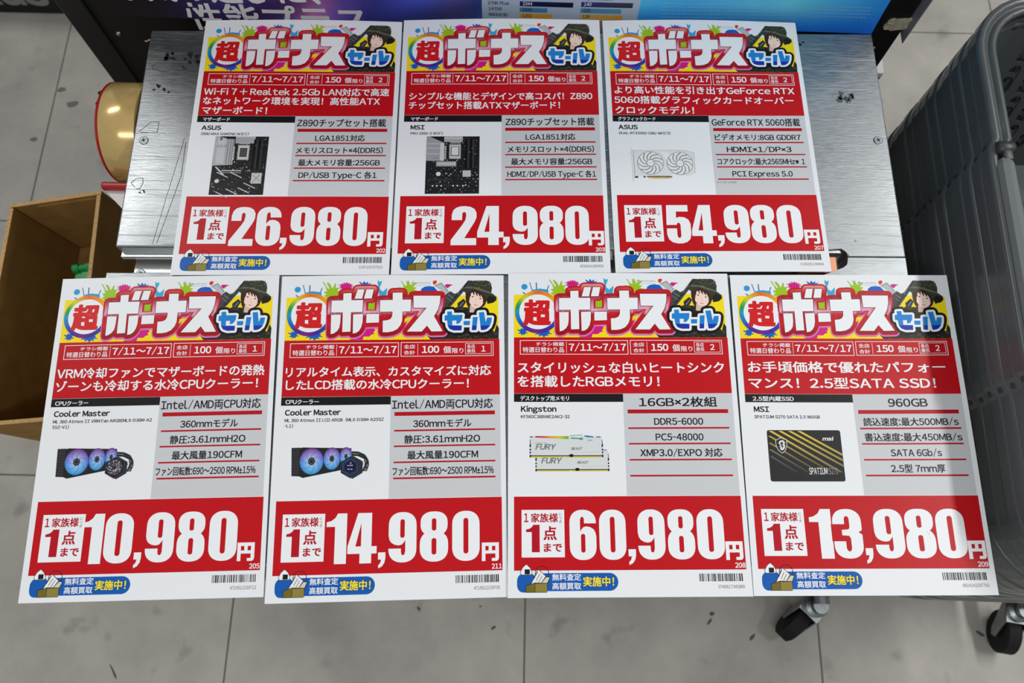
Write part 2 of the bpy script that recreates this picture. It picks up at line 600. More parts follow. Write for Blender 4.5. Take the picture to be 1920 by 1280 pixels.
for x, y in ((-0.372, 0.06), (0.362, 0.07), (-0.372, 0.56), (0.358, 0.57)):
    tchild(box('leg', x - 0.02, x + 0.02, y - 0.02, y + 0.02, 0.02, TZ - 0.03, MT['zinc'], None, 0.003))
    bm = bmesh.new()
    lathe_bm(bm, [(0.0, 0.0005), (0.0, 0.024), (0.006, 0.024), (0.012, 0.008), (0.021, 0.008), (0.021, 0.0005)], (x, y, 0), (0, 0, 1), 20, False)
    tchild(link('levelling_foot', bm_mesh(bm, 'levelling_foot', True), MT['zinc']))
tchild(box('apron', -0.372, 0.362, 0.55, 0.565, TZ - 0.10, TZ - 0.03, MT['zinc'], None, 0.002))
tchild(box('apron', -0.372, 0.362, 0.055, 0.07, TZ - 0.10, TZ - 0.034, MT['zinc'], None, 0.002))
# smudges, glue residue and scribbled outlines on the top
def blob(cx, cy, r, seed, mt, name, n=9, z=0.0003, k=1):
    rnd = random.Random(seed)
    bm = bmesh.new()
    for q in range(k):
        x, y, rr = cx + rnd.uniform(-r, r) * (k > 1), cy + rnd.uniform(-r, r) * (k > 1) * 0.7, r * (rnd.uniform(0.15, 0.5) if k > 1 else 1)
        pts = [(x + rr * rnd.uniform(0.4, 1.1) * math.cos(2 * PI * i / n), y + rr * rnd.uniform(0.4, 1.0) * math.sin(2 * PI * i / n)) for i in range(n)]
        prism_bm(bm, pts, TZ, TZ + z)
    return tchild(link(name, bm_mesh(bm, name), mt))
def scribble(pts, wd, name='scratch_line', mt=None):
    bm = bmesh.new()
    for (x0, y0), (x1, y1) in zip(pts, pts[1:]):
        d = math.hypot(x1 - x0, y1 - y0)
        nx, ny = -(y1 - y0) / d * wd / 2, (x1 - x0) / d * wd / 2
        prism_bm(bm, [(x0 - nx, y0 - ny), (x1 - nx, y1 - ny), (x1 + nx, y1 + ny), (x0 + nx, y0 + ny)], TZ, TZ + 0.00015)
    return tchild(link(name, bm_mesh(bm, name), mt or MT['smudge2']))
blob(-0.368, 0.5515, 0.007, 1, MT['smudge'], 'smudge', k=9)
blob(-0.346, 0.5505, 0.008, 2, MT['smudge'], 'smudge', k=9)
blob(-0.352, 0.5385, 0.003, 3, MT['smudge'], 'smudge', k=5)
blob(-0.377, 0.5135, 0.005, 4, MT['smudge'], 'smudge', k=6)
blob(-0.366, 0.5105, 0.005, 14, MT['smudge'], 'smudge', k=5)
blob(-0.373, 0.3915, 0.0032, 5, MT['smudge'], 'smudge', k=6)
blob(0.346, 0.5200, 0.0085, 6, MT['smudge2'], 'smudge', k=14)
blob(0.304, 0.5880, 0.004, 7, MT['smudge'], 'smudge', k=7)
blob(0.337, 0.3560, 0.0012, 8, MT['smudge'], 'smudge', k=3)
scribble([(-0.366, 0.5440), (-0.381, 0.5440), (-0.387, 0.5400), (-0.385, 0.5350), (-0.376, 0.5335), (-0.363, 0.5345), (-0.358, 0.5400)], 0.0006)
scribble([(-0.388, 0.4600), (-0.377, 0.4720), (-0.369, 0.4720), (-0.369, 0.4600), (-0.386, 0.4590)], 0.0006)
scribble([(-0.381, 0.3960), (-0.386, 0.4010), (-0.382, 0.4060), (-0.375, 0.4070), (-0.374, 0.4010), (-0.376, 0.3950), (-0.380, 0.3945)], 0.0006)
scribble([(-0.340, 0.455), (-0.344, 0.42), (-0.349, 0.38), (-0.354, 0.335)], 0.0004)
scribble([(-0.338, 0.450), (-0.337, 0.41), (-0.344, 0.37), (-0.350, 0.336)], 0.0005)

# ================================================================== FLYERS
W_, R_, D_ = (232, 235, 238), (186, 14, 24), (22, 22, 24)
RED2 = (176, 12, 26)
GREY = (196, 199, 203)

def rrect(x0, x1, y0, y1, rx, ry, n=8, p=2.3):
    pts = []
    for cx, cy, a0 in ((x1 - rx, y1 - ry, 0), (x0 + rx, y1 - ry, PI / 2), (x0 + rx, y0 + ry, PI), (x1 - rx, y0 + ry, 1.5 * PI)):
        for i in range(n + 1):
            a = a0 + PI / 2 * i / n
            c, s = math.cos(a), math.sin(a)
            pts.append((cx + rx * math.copysign(abs(c) ** (2 / p), c), cy + ry * math.copysign(abs(s) ** (2 / p), s)))
    return pts

NINE_GAP = [(-.06, .44), (.0, .47), (.03, .55), (.1, .61), (.22, .65), (.36, .665), (.48, .65), (.57, .59), (.6, .56), (.6, .79), (.57, .845),
            (.52, .86), (.47, .845), (.45, .79), (.45, .725), (.03, .725), (-.06, .725)]
def rot180(p): return [(1 - x, 1 - y) for x, y in p]
DIG = {
    '0': [(rrect(0, 1, 0, 1, .5, .27), 1), (rrect(.41, .59, .145, .855, .09, .06), 0)],
    '8': [(rrect(.02, .98, 0, .49, .46, .22), 1), (rrect(0, 1, .39, 1, .5, .26), 1), (rrect(.18, .82, .3, .6, .1, .05), 1),
          (rrect(.42, .58, .14, .385, .08, .045), 0), (rrect(.415, .585, .535, .86, .085, .05), 0)],
    '9': [(rrect(0, 1, 0, 1, .5, .27), 1), (NINE_GAP, 0), (rrect(.415, .575, .145, .515, .08, .05), 0)],
    '6': [(rrect(0, 1, 0, 1, .5, .27), 1), (rot180(NINE_GAP), 0), (rrect(.425, .585, .485, .855, .08, .05), 0)],
    '3': [(rrect(0, 1, 0, 1, .5, .27), 1),
          ([(-.06, .31), (.41, .31), (.41, .2), (.45, .155), (.5, .145), (.55, .16), (.58, .2), (.58, .37), (.54, .415), (.3, .425), (.3, .535), (.54, .545),
            (.59, .6), (.59, .8), (.55, .85), (.5, .86), (.45, .845), (.41, .8), (.41, .655), (-.06, .655)], 0),
          ([(1.06, .40), (.97, .44), (.88, .475), (.97, .51), (1.06, .55)], 0)],
    '2': [([(.02, .36), (.02, .22), (.07, .11), (.18, .04), (.35, .005), (.55, 0), (.75, .02), (.9, .075), (.98, .17), (.98, .3), (.9, .42), (.52, .825), (.98, .825),
            (.98, 1), (0, 1), (0, .87), (.45, .47), (.55, .36), (.58, .25), (.57, .18), (.5, .145), (.43, .18), (.42, .36)], 1)],
    '4': [([(.34, 0), (.82, 0), (.82, .665), (1, .665), (1, .81), (.82, .81), (.82, 1), (.42, 1), (.42, .81), (0, .81), (0, .66)], 1), ([(.46, .2), (.46, .665), (.27, .665)], 0)],
    '5': [([(.04, 0), (.93, 0), (.93, .17), (.43, .17), (.42, .335), (.55, .31), (.75, .32), (.92, .38), (1, .49), (1, .76), (.94, .89), (.8, .965), (.6, 1), (.42, 1),
            (.2, .965), (.06, .89), (0, .77), (0, .61), (.42, .61), (.42, .8), (.45, .845), (.5, .86), (.55, .845), (.58, .8), (.58, .52), (.55, .475), (.5, .46), (.45, .475), (.42, .52), (.0, .52)], 1)],
    '1': [([(0, .17), (.22, .15), (.42, .09), (.54, 0), (1, 0), (1, 1), (.42, 1), (.42, .265), (0, .265)], 1)],
    ',': [([(0, 0), (1, 0), (1, .38), (.88, .65), (.55, .88), (.06, 1), (.04, .8), (.3, .68), (.44, .45), (0, .45)], 1)],
}
def digit(P, ch, x0, x1, y0, y1, L, fg, bg):
    for k, (pts, on) in enumerate(DIG[ch]):
        q = [(x0 + x * (x1 - x0), y0 + y * (y1 - y0)) for x, y in pts]
        P.poly(q, fg if on else bg, L + (0 if on else 1) + k * 0.02)

# ---- the sale banner (same print on every flyer)
bo = [[(48.1, 25.6), (77.6, 25.4), (77.3, 37.4), (48.0, 37.6)], [(58.9, 18.5), (66.6, 18.2), (66.6, 56.7), (58.9, 57.0)],
      [(48.0, 39.8), (57.0, 39.7), (56.8, 47.6), (56.0, 52.8), (54.2, 55.9), (51.2, 58.2), (48.2, 59.0)],
      [(68.6, 39.7), (77.9, 39.3), (77.6, 47.7), (76.4, 52.8), (74.3, 56.2), (71.8, 58.0), (68.8, 58.6)],
      [(72.2, 14.6), (78.6, 14.6), (76.6, 24.0), (69.6, 24.0)], [(80.6, 14.6), (87.5, 14.6), (85.6, 23.8), (78.3, 23.9)],
      [(81.1, 39.4), (92.9, 39.3), (92.9, 47.9), (81.0, 48.3)],
      [(93.7, 25.7), (122.7, 25.2), (122.4, 37.0), (93.6, 37.3)],
      [(105.4, 18.2), (114.5, 18.1), (114.8, 37.0), (114.6, 46.1), (113.1, 50.6), (110.0, 54.6), (105.9, 56.7), (101.4, 57.5), (96.6, 57.5), (96.5, 46.1), (100.8, 45.7), (103.6, 44.5), (105.1, 41.8), (105.5, 37.0)],
      [(124.9, 21.3), (150.2, 21.3), (149.7, 28.9), (147.8, 35.6), (144.3, 41.8), (152.5, 56.8), (142.0, 57.0), (137.8, 51.2), (133.0, 57.0), (119.2, 57.0), (137.4, 33.4), (125.2, 33.4)]]
sale = [[(156.6, 37.3), (161.0, 37.0), (161.4, 40.7), (171.1, 40.6), (170.5, 45.7), (168.2, 49.0), (165.2, 49.9), (165.3, 46.3), (161.5, 46.4), (161.5, 51.0), (170.4, 51.3), (170.1, 56.2), (163.0, 56.3), (159.1, 54.8), (157.2, 51.8), (156.6, 46.4), (154.1, 46.2), (154.3, 41.2), (156.7, 40.8)],
        [(172.0, 46.8), (178.1, 46.7), (177.7, 51.0), (172.0, 51.0)], [(180.7, 42.9), (185.4, 42.8), (183.9, 56.0), (179.6, 56.0)],
        [(186.3, 38.2), (191.3, 37.8), (192.7, 47.9), (194.1, 43.5), (198.6, 43.4), (198.0, 48.0), (196.4, 52.4), (193.5, 55.2), (190.9, 56.0), (188.2, 56.0)]]
def mixc(a, b, t):
    t = max(0, min(1, t))
    return tuple(a[i] + (b[i] - a[i]) * t for i in range(3))
def ramp(stops, t):
    for (t0, c0), (t1, c1) in zip(stops, stops[1:]):
        if t <= t1: return mixc(c0, c1, (t - t0) / (t1 - t0))
    return stops[-1][1]
def clip_y(pts, y, below):
    out = []
    n = len(pts)
    ins = lambda p: (p[1] > y) == below
    for i in range(n):
        a, b = pts[i], pts[(i + 1) % n]
        if ins(a): out.append(a)
        if ins(a) != ins(b):
            t = (y - a[1]) / (b[1] - a[1])
            out.append((a[0] + (b[0] - a[0]) * t, y))
    return out

def rainbow(a):
    t = (math.degrees(a) + 90) % 360 / 360       # from the top, turning right
    return ramp([(0, (226, 106, 20)), (.12, (232, 160, 24)), (.25, (236, 200, 40)), (.36, (40, 70, 170)), (.44, (60, 40, 150)), (.52, (120, 30, 130)), (.6, (70, 40, 150)),
                 (.68, (24, 110, 190)), (.75, (30, 150, 190)), (.8, (30, 150, 80)), (.88, (210, 206, 40)), (1.0, (226, 106, 20))], t)

def banner(mp, root):
    P = Print()
    Y, CY, GR, MG, BL, LB = (240, 216, 22), (40, 150, 206), (150, 192, 30), (204, 24, 130), (18, 92, 190), (50, 166, 212)
    P.rect(5.4, 204.6, 21.9, 64.8, Y, 1)
    bg = P.build('banner_panel', mp, MT['ink'], root)
    P = Print()
    P.disc(15.4, 13.9, 2.9, 2.9, CY, 2)
    P.poly([(22, 18.5), (24, 16.8), (30, 15.8), (37.8, 17.0), (38.5, 22), (22, 22)], CY, 2)
    for a, b, wd in (((20.4, 9.4), (22.9, 18.2), .7), ((26.7, 9.6), (26.9, 17), 1.0), ((13.9, 19.6), (16.2, 21.3), 1.0), ((38.6, 12.6), (37, 17), .8)):
        P.stroke([a, b], wd, (40, 110, 170), 2)
    P.splat(48.5, 18.5, 8.5, 8.0, GR, 2.1, 5, 12, 1.35)
    P.stroke([(39.2, 6.5), (43.5, 13.5)], .9, GR, 2); P.stroke([(43.4, 7.2), (46.5, 13)], 1.6, GR, 2); P.stroke([(50.4, 9.5), (49.8, 14)], .9, GR, 2)
    P.splat(61.2, 11.4, 7.2, 4.6, MG, 2.2, 9, 15, 1.15)
    P.splat(79.2, 11.5, 7.2, 4.5, BL, 2.15, 4, 13, 1.35)
    P.poly([(91.2, 5.0), (92.6, 7), (95, 6), (94.2, 9.5), (92.9, 12), (93.4, 15), (96, 17), (100.2, 13.0), (99.2, 20.5), (92.4, 20.6), (92, 13), (90.9, 8.5)], LB, 2)
    P.splat(120.3, 15.2, 8.2, 6.6, GR, 2.1, 21, 10, 1.5)
    P.stroke([(113.1, 6.2), (117, 12)], .8, GR, 2); P.stroke([(118.3, 6.0), (119, 12)], .6, GR, 2); P.stroke([(127.5, 8.0), (123.6, 12)], 1.2, GR, 2)
    P.poly([(131.4, 17), (132.4, 14), (135.2, 12.1), (139.5, 11.5), (144, 12.1), (148, 17)], BL, 2.2)
    P.poly([(143.1, 6.4), (145.4, 5.6), (147, 6.2), (146.3, 8.6), (144.4, 10.2), (143.0, 8.6)], (216, 52, 30), 2)
    P.poly([(154.2, 10.6), (155.6, 9.4), (158, 9.4), (162.2, 10.0), (159.6, 11.2), (157, 13.6), (155.2, 12.4)], MG, 2)
    P.stroke([(122.4, 9.6), (123.2, 8.0), (124.6, 6.8), (124.0, 8.4), (125.6, 8.0)], .28, (70, 84, 60), 2.3)
    for k in range(9):
        P.stroke([(126.2 + k * 1.65, 8.5 - .1 * (k % 2)), (127.0 + k * 1.65, 7.7 + .3 * (k % 3)), (127.5 + k * 1.65, 8.5)], .25, (80, 92, 70), 2.3)
        P.stroke([(127.0 + k * 1.55, 10.7), (127.8 + k * 1.55, 10.2 + .2 * (k % 2))], .25, (80, 92, 70), 2.3)
    P.splat(13.8, 59.0, 3.9, 3.9, BL, 2, 3, 8, 1.5)
    P.splat(33, 60.3, 7.4, 4.0, BL, 2.05, 12, 10, 1.25)
    P.poly([(70, 63), (66, 64.7), (78, 64.7), (79, 61.5), (84, 61.6), (86.5, 59.5), (88.6, 59.2), (88, 57), (89.8, 55.5), (88.6, 54.2), (91.6, 52.8), (86, 50), (78, 50)], MG, 2.1)
    P.poly([(82.2, 28.3), (88.7, 27.8), (88.7, 34.9), (82.1, 34.9)], GR, 2.0)
    P.build('paint_splashes', mp, MT['ink'], bg)['kind'] = 'stuff'
    # ---- portrait of a person in a camouflage hat
    P = Print()
    P.poly([(144.9, 11.3), (150.9, 8.2), (157.9, 17.0), (155.6, 19.9)], (176, 184, 188), 2.4)
    P.stroke([(144.9, 11.3), (150.9, 8.2), (157.9, 17.0)], .5, (40, 44, 48), 2.5)
    P.poly([(155.3, 19.9), (159.5, 16.5), (163.6, 19.3), (166.9, 17.6), (176.2, 5.6), (181.0, 5.6), (170.6, 18.7), (160.8, 31.2), (152, 38), (151, 30)], (62, 66, 68), 2.4)
    P.stroke([(177.5, 6.2), (164, 23), (158, 31)], 1.0, (22, 24, 26), 2.5)
    P.stroke([(157.5, 20), (163, 24)], .7, (120, 126, 128), 2.5); P.stroke([(156, 23), (161, 27)], .6, (112, 118, 120), 2.5); P.stroke([(172, 12), (166, 20)], .5, (130, 134, 134), 2.52)
    P.poly([(136.8, 59.3), (141, 64.7), (204.6, 64.7), (205.0, 54), (203.0, 50.4), (200.8, 58), (183.7, 36.8), (176, 33), (166, 32.5), (152, 40), (150, 58)], (38, 38, 34), 2.4)
    rnd = random.Random(8)
    for i in range(60):
        x = rnd.uniform(146, 203); y = rnd.uniform(58.5, 64.2) if i < 42 else rnd.uniform(33, 40)
        if y < 45: x = rnd.uniform(160, 178)
        P.disc(x, y, rnd.uniform(.5, 1.8), rnd.uniform(.3, .7), rnd.choice([(72, 70, 56), (54, 54, 44), (20, 20, 20), (88, 84, 70)]), 2.42 + i * .003, 7)
    P.poly([(166.2, 28.9), (171.8, 24.2), (174.6, 27.2), (171.3, 32.9), (166.9, 35.6)], (46, 48, 50), 2.6)
    P.stroke([(168.5, 32), (172, 27.5)], .6, (150, 154, 156), 2.7)
    P.poly([(174.0, 17.0), (182.6, 14.0), (192.4, 19.3), (194.2, 25.5), (191.8, 31.2), (187, 34.8), (181.1, 36.8), (177.5, 35.2), (175.0, 30.0), (174.0, 24.4)], (58, 34, 30), 2.7)
    P.poly([(178.3, 30.4), (184.5, 33), (183.2, 36.6), (181.0, 38.4), (177.5, 37.8)], (214, 184, 166), 2.8)
    P.poly([(177.6, 19.6), (181.9, 17.0), (187.5, 19.9), (191.4, 23.8), (190.8, 28.4), (188.2, 32.2), (184.6, 34.0), (180.6, 32.6), (177.6, 28.4), (176.8, 24)], (238, 212, 198), 2.9)
    for x0, y0, x1, y1 in ((178, 16.5, 178.4, 22), (181, 15.5, 182, 20.6), (183.5, 16, 185, 21.6), (186, 17.5, 188, 22.6), (189.5, 19.5, 191, 25.6), (191.6, 23, 190.6, 30.6), (177.2, 20, 176.4, 30)):
        P.poly([(x0 - 1.3, y0), (x0 + 1.3, y0), (x1 + .35, y1), (x1 - .35, y1)], (62, 36, 32), 3.0)
    P.disc(180.6, 22.2, 1.05, .55, (50, 34, 32), 3.05, 10); P.disc(187.8, 24.2, 1.05, .55, (50, 34, 32), 3.05, 10)
    P.stroke([(183.6, 24), (183.3, 28), (184.2, 28.3)], .3, (206, 168, 152), 3.05)
    P.stroke([(181.8, 30.3), (183.4, 30.8), (185, 30.9)], .65, (186, 96, 96), 3.05)
    P.poly([(177.5, 7.5), (182, 5.7), (194.4, 5.6), (197.9, 8.5), (198.9, 13.1), (198.2, 18.2), (202.8, 22.0), (203.2, 25.0), (200.4, 28.2), (194.6, 29.6), (193.2, 23.6), (189.6, 18.6), (185.1, 15.7), (181.5, 14.9), (178, 17.2), (174.4, 18.6), (170.8, 15.6), (171.6, 12.8), (176.3, 11.6)], (52, 56, 44), 3.1)
    P.poly([(176, 11.8), (182, 12.2), (190, 14.6), (197.8, 17.6), (198.4, 19.4), (190, 16.8), (182, 14.0), (174, 13.6), (171.8, 13.4)], (96, 100, 78), 3.2)
    P.poly([(197, 21), (203, 23.4), (202.6, 26.2), (199.6, 28.4), (195, 29.2), (194, 24)], (28, 28, 26), 3.2)
    for i in range(34):
        a = rnd.uniform(0, 1); y = rnd.uniform(6.6, 13.4); x = 179 + a * 18 + (y - 6) * .1
        P.disc(x, y, rnd.uniform(.4, 1.6), rnd.uniform(.25, .7), rnd.choice([(86, 90, 68), (34, 36, 30), (110, 108, 88), (66, 72, 54)]), 3.25 + i * .006, 7)
    P.poly([(166, 24.5), (169, 21), (173.8, 21), (173.8, 25), (171, 24), (167, 27)], (240, 216, 22), 2.62)
    P.build('portrait_print', mp, MT['ink'], bg)
    # ---- circle with the first character
    P = Print()
    P.ring(27.9, 39.3, 17.3, 21.5, 3.4, rainbow)
    P.disc(27.9, 39.3, 17.5, 17.5, W_, 3.5, 48)
    P.text('超', 14.2, 40.2, 50.2, 26.5, (206, 26, 30), 3.8, .045)
    P.build('round_emblem', mp, MT['ink'], bg)
    # ---- big sale title
    P = Print()
    def pinkc(x, y): return mixc((196, 96, 110), (206, 116, 190), (y - 30) / 12)
    def redc(x, y):
        t = (y - 10) / 24 if y < 38 else (y - 38) / 26
        if y < 38.4: return ramp([(0, (226, 178, 176)), (.28, (200, 40, 40)), (.55, (150, 12, 22)), (.8, (200, 110, 140)), (1.2, (226, 190, 214))], t)
        return ramp([(0, (172, 14, 28)), (.45, (206, 22, 40)), (.8, (150, 10, 22)), (1, (150, 10, 22))], t)
    for k, q in enumerate(bo):
        P.outline([(x, y + (.9 if y > 36 else 0)) for x, y in q], 4.9, None, 3.6 + k * .011, lambda x, y: (178, 20, 34) if y < 38 else pinkc(x, y))
    for k, q in enumerate(bo):
        P.outline(q, 4.2, None, 3.98 + k * .011, lambda x, y: (190, 18, 30))
    for k, q in enumerate(bo):
        P.outline(q, 3.3, None, 4.36 + k * .011, redc)
    for k, q in enumerate(bo):
        P.outline(q, .55, (120, 8, 20), 4.74 + k * .011)
    P.rect(82.6, 88.2, 28.6, 34.4, GR, 5.15)
    P.poly([(116.6, 48.6), (117.4, 43.6), (123, 43.0)], Y, 5.15)
    for k, q in enumerate(bo):
        P.poly(q, W_, 5.2 + k * .02)
    P.build('bonus_title_lettering', mp, MT['ink'], bg)
    P = Print()
    for k, q in enumerate(sale): P.outline(q, 4.7, (20, 20, 22), 5.5 + k * .011)
    for k, q in enumerate(sale): P.outline(q, 2.1, W_, 5.85 + k * .011)
    for k, q in enumerate(sale):
        hi, lo = clip_y(q, 51.4, False), clip_y(q, 51.4, True)
        if len(hi) > 2: P.poly(hi, (28, 128, 206), 6.2 + k * .01)
        if len(lo) > 2: P.poly(lo, (22, 50, 164), 6.2 + k * .01)
    P.build('sale_lettering', mp, MT['ink'], bg)

def date_row(mp, par, count, least):
    P = Print()
    P.frame(11.0, 111.8, 67.5, 81.5, .55, W_, 2).frame(113.7, 199.7, 67.3, 81.3, .55, W_, 2).frame(173.5, 197.9, 68.9, 79.4, .4, W_, 2)
    P.rect(54.1, 54.45, 69, 80, W_, 2).rect(129.3, 129.65, 68.8, 79.8, W_, 2)
    P.text('チラシ掲載', 25.9, 52.1, 72.9, 4.1, W_, 2, .012).text('特選日替わり品', 13.6, 52.0, 79.0, 5.6, W_, 2, .012)
    P.text('7/11～7/17', 56.4, 109.8, 77.7, 9.0, W_, 2, .022)
    P.text('全店', 116.4, 126.9, 73.3, 4.3, W_, 2, .012).text('合計', 116.5, 126.9, 79.0, 4.3, W_, 2, .012)
    P.text(count, 133.3, 149.3, 77.7, 8.8, W_, 2, .03).text('個', 153.1, 159.9, 77.7, 7.3, W_, 2, .014).text('限り', 161.2, 171.8, 78.0, 5.6, W_, 2, .01)
    P.text('各店', 175.2, 182.6, 73.4, 4.0, W_, 2, .01).text('最低', 175.2, 182.9, 77.7, 4.0, W_, 2, .01).text(least, 188.4, 192.5, 77.0, 7.4, W_, 2, .02)
    P.build('date_and_limit_lettering', mp, MT['ink'], par)

# ---- product pictures
def board(P, x0, x1, y0, y1, seed, kind):
    rnd = random.Random(seed)
    w_, h_ = x1 - x0, y1 - y0
    X = lambda a: x0 + a * w_
    Y = lambda b: y0 + b * h_
    q = lambda a, b, c, d, col, L: P.rect(X(a), X(b), Y(c), Y(d), col, L)
    q(0, 1, 0, 1, (30, 31, 34), 1)
    for i in range(230):
        a, b = rnd.uniform(.03, .97), rnd.uniform(.02, .98)
        s = rnd.uniform(.006, .018)
        P.rect(X(a), X(a + s * rnd.uniform(.6, 1.8)), Y(b), Y(b + s), rnd.choice([(150, 152, 154), (84, 86, 88), (200, 202, 202), (58, 58, 62), (110, 108, 100), (176, 164, 120)]), 1.05 + i * .004)
    if kind == 0:
        P.poly([(X(0), Y(0)), (X(.09), Y(0)), (X(.2), Y(.045)), (X(.36), Y(.05)), (X(.37), Y(.49)), (X(-.01), Y(.51))], (168, 172, 176), 2)
        for a in (.24, .29, .33): q(a, a + .018, .05, .48, (120, 124, 130), 2.2)
        q(.05, .2, .03, .47, (186, 190, 194), 2.1); q(.09, .13, .01, .07, (90, 92, 120), 2.3)
        P.text('ASUS', X(.04), X(.22), Y(.19), 3.6, (70, 72, 76), 2.4, skew=.2)
        q(.38, .75, 0, .12, (176, 180, 184), 2)
        for b in (.03, .06, .09): q(.38, .75, b, b + .012, (128, 132, 136), 2.1)
        P.poly([(X(.05), Y(.53)), (X(.09), Y(.53)), (X(.24), Y(.66)), (X(.2), Y(.66))], (190, 192, 194), 2.1)
        q(.18, .55, .585, .6, (196, 198, 198), 2.2); q(.18, .55, .62, .632, (150, 152, 154), 2.2)
        for a, b in ((.1, .62), (.35, .62), (.62, .8), (.3, .9), (.52, .88), (.12, .95)):
            P.stroke([(X(a), Y(b)), (X(a + .22), Y(b + .09))], .9, (196, 198, 200), 2.3)
        P.rect(X(.75), X(.94), Y(.63), Y(.81), (188, 192, 190), 2.4)
        P.stroke([(X(.78), Y(.79)), (X(.9), Y(.66))], .6, (110, 112, 112), 2.5); P.stroke([(X(.78), Y(.67)), (X(.92), Y(.78))], .5, (120, 122, 122), 2.5)
        P.disc(X(.12), Y(.77), 2.2, 2.2, (206, 206, 206), 2.4); sx, sy = .44, .15
    else:
        P.poly([(X(0), Y(0)), (X(.05), Y(0)), (X(.29), Y(.1)), (X(.33), Y(.11)), (X(.34), Y(.43)), (X(0), Y(.43))], (150, 154, 158), 2)
        for b in (.12, .2, .3): q(.01, .25, b, b + .02, (174, 178, 182), 2.1)
        q(.26, .335, .12, .43, (196, 198, 200), 2.15); P.text('msi', X(.14), X(.23), Y(.395), 2.8, (90, 92, 96), 2.4, skew=.2)
        q(.33, .68, 0, .1, (160, 164, 168), 2); q(.33, .68, .02, .04, (190, 194, 196), 2.1)
        q(.19, .57, .44, .53, (140, 144, 146), 2.1); q(.22, .55, .455, .51, (196, 198, 198), 2.2)
        for a in range(9): q(.24 + a * .034, .25 + a * .034, .455, .51, (120, 122, 124), 2.3)
        P.disc(X(.24), Y(.66), 2.4, 2.4, (206, 206, 206), 2.4); q(.69, .84, .6, .71, (182, 184, 184), 2.4)
        for a in (.14, .22, .3, .52, .6, .7): P.disc(X(a), Y(.865), .8, .8, (224, 224, 224), 2.5, 10)
        q(.05, .5, .74, .78, (46, 48, 50), 2.2); q(.05, .6, .84, .87, (44, 46, 48), 2.2); sx, sy = .43, .14
    q(sx, sx + .22, sy, sy + .26, (150, 152, 150), 2.6); q(sx + .015, sx + .205, sy + .015, sy + .245, (196, 198, 196), 2.7)
    if kind == 0:
        q(sx + .04, sx + .18, sy + .05, sy + .21, (84, 84, 88), 2.8)
        for i in range(4):
            for j in range(4): q(sx + .05 + i * .033, sx + .07 + i * .033, sy + .06 + j * .037, sy + .08 + j * .037, (58, 58, 62), 2.9)
    else:
        q(sx + .03, sx + .19, sy + .04, sy + .21, (60, 60, 60), 2.8); q(sx + .045, sx + .175, sy + .05, sy + .195, (206, 207, 207), 2.9)
    for i in range(8):
        q(sx - .09 + .004, sx - .055, sy + .03 + i * .03, sy + .05 + i * .03, (196, 196, 194), 2.6)
        q(sx + .02 + i * .025, sx + .035 + i * .025, sy - .04, sy - .015, (190, 190, 188), 2.6)
    for i in range(4): q(.73 + i * .045, .765 + i * .045, .05, .56, (52, 54, 58) if i % 2 else (14, 14, 16), 2.5)

def gpu(P):
    ow = (214, 217, 219)
    P.poly([(25.0, 161), (76, 160.4), (86.6, 163), (86.2, 187), (81, 190), (76, 189.6), (70, 184), (62, 190), (27, 190.6), (24.8, 186)], ow, 1)
    P.stroke([(25.0, 161), (60, 160.6), (76, 160.4), (86.6, 163), (86.2, 187)], .35, (164, 168, 170), 2)
    P.rect(22.6, 23.2, 158.6, 196.4, (190, 192, 194), 1); P.rect(24.4, 25.0, 160.6, 193, (156, 158, 160), 2); P.rect(20.5, 23, 164, 164.6, (180, 182, 184), 1)
    P.poly([(52, 162), (58, 161.6), (66, 171), (60, 176)], (226, 228, 229), 2)
    for cx, cy in ((41.5, 175.3), (71.5, 175.7)):
        P.disc(cx, cy, 13.4, 13.4, (110, 114, 116), 2.5, 40); P.disc(cx, cy, 12.9, 12.9, (224, 226, 228), 2.7, 40)
        for k in range(11):
            a = 2 * PI * k / 11
            pt = [(cx + r * math.cos(a + t), cy + r * math.sin(a + t)) for r, t in ((3.6, 0), (6.5, .16), (9.4, .42), (12.7, .82))]
            P.stroke(pt, .55, (70, 74, 76), 3)
            P.stroke([(x + .5, y + .5) for x, y in pt], .7, (180, 184, 186), 2.9)
        P.disc(cx, cy, 4.0, 4.0, (96, 100, 102), 3.2, 24); P.disc(cx, cy, 3.5, 3.5, (232, 234, 235), 3.4, 24)
        P.text('ASUS', cx - 2, cx + 2, cy + .6, 1.7, (90, 92, 96), 3.6)
    P.rect(36.9, 60.4, 190.4, 191.4, (40, 40, 40), 2); P.rect(38.5, 60.0, 191.2, 193.2, (190, 164, 90), 2); P.rect(40.4, 41.0, 191.2, 193.4, W_, 2.4)
    P.rect(24.4, 28, 190.6, 192.4, (40, 42, 44), 2); P.rect(33.6, 35.4, 190.4, 192.2, (40, 42, 44), 2)
    P.stroke([(60, 191), (62.5, 191.8)], 1.2, (60, 60, 60), 2)

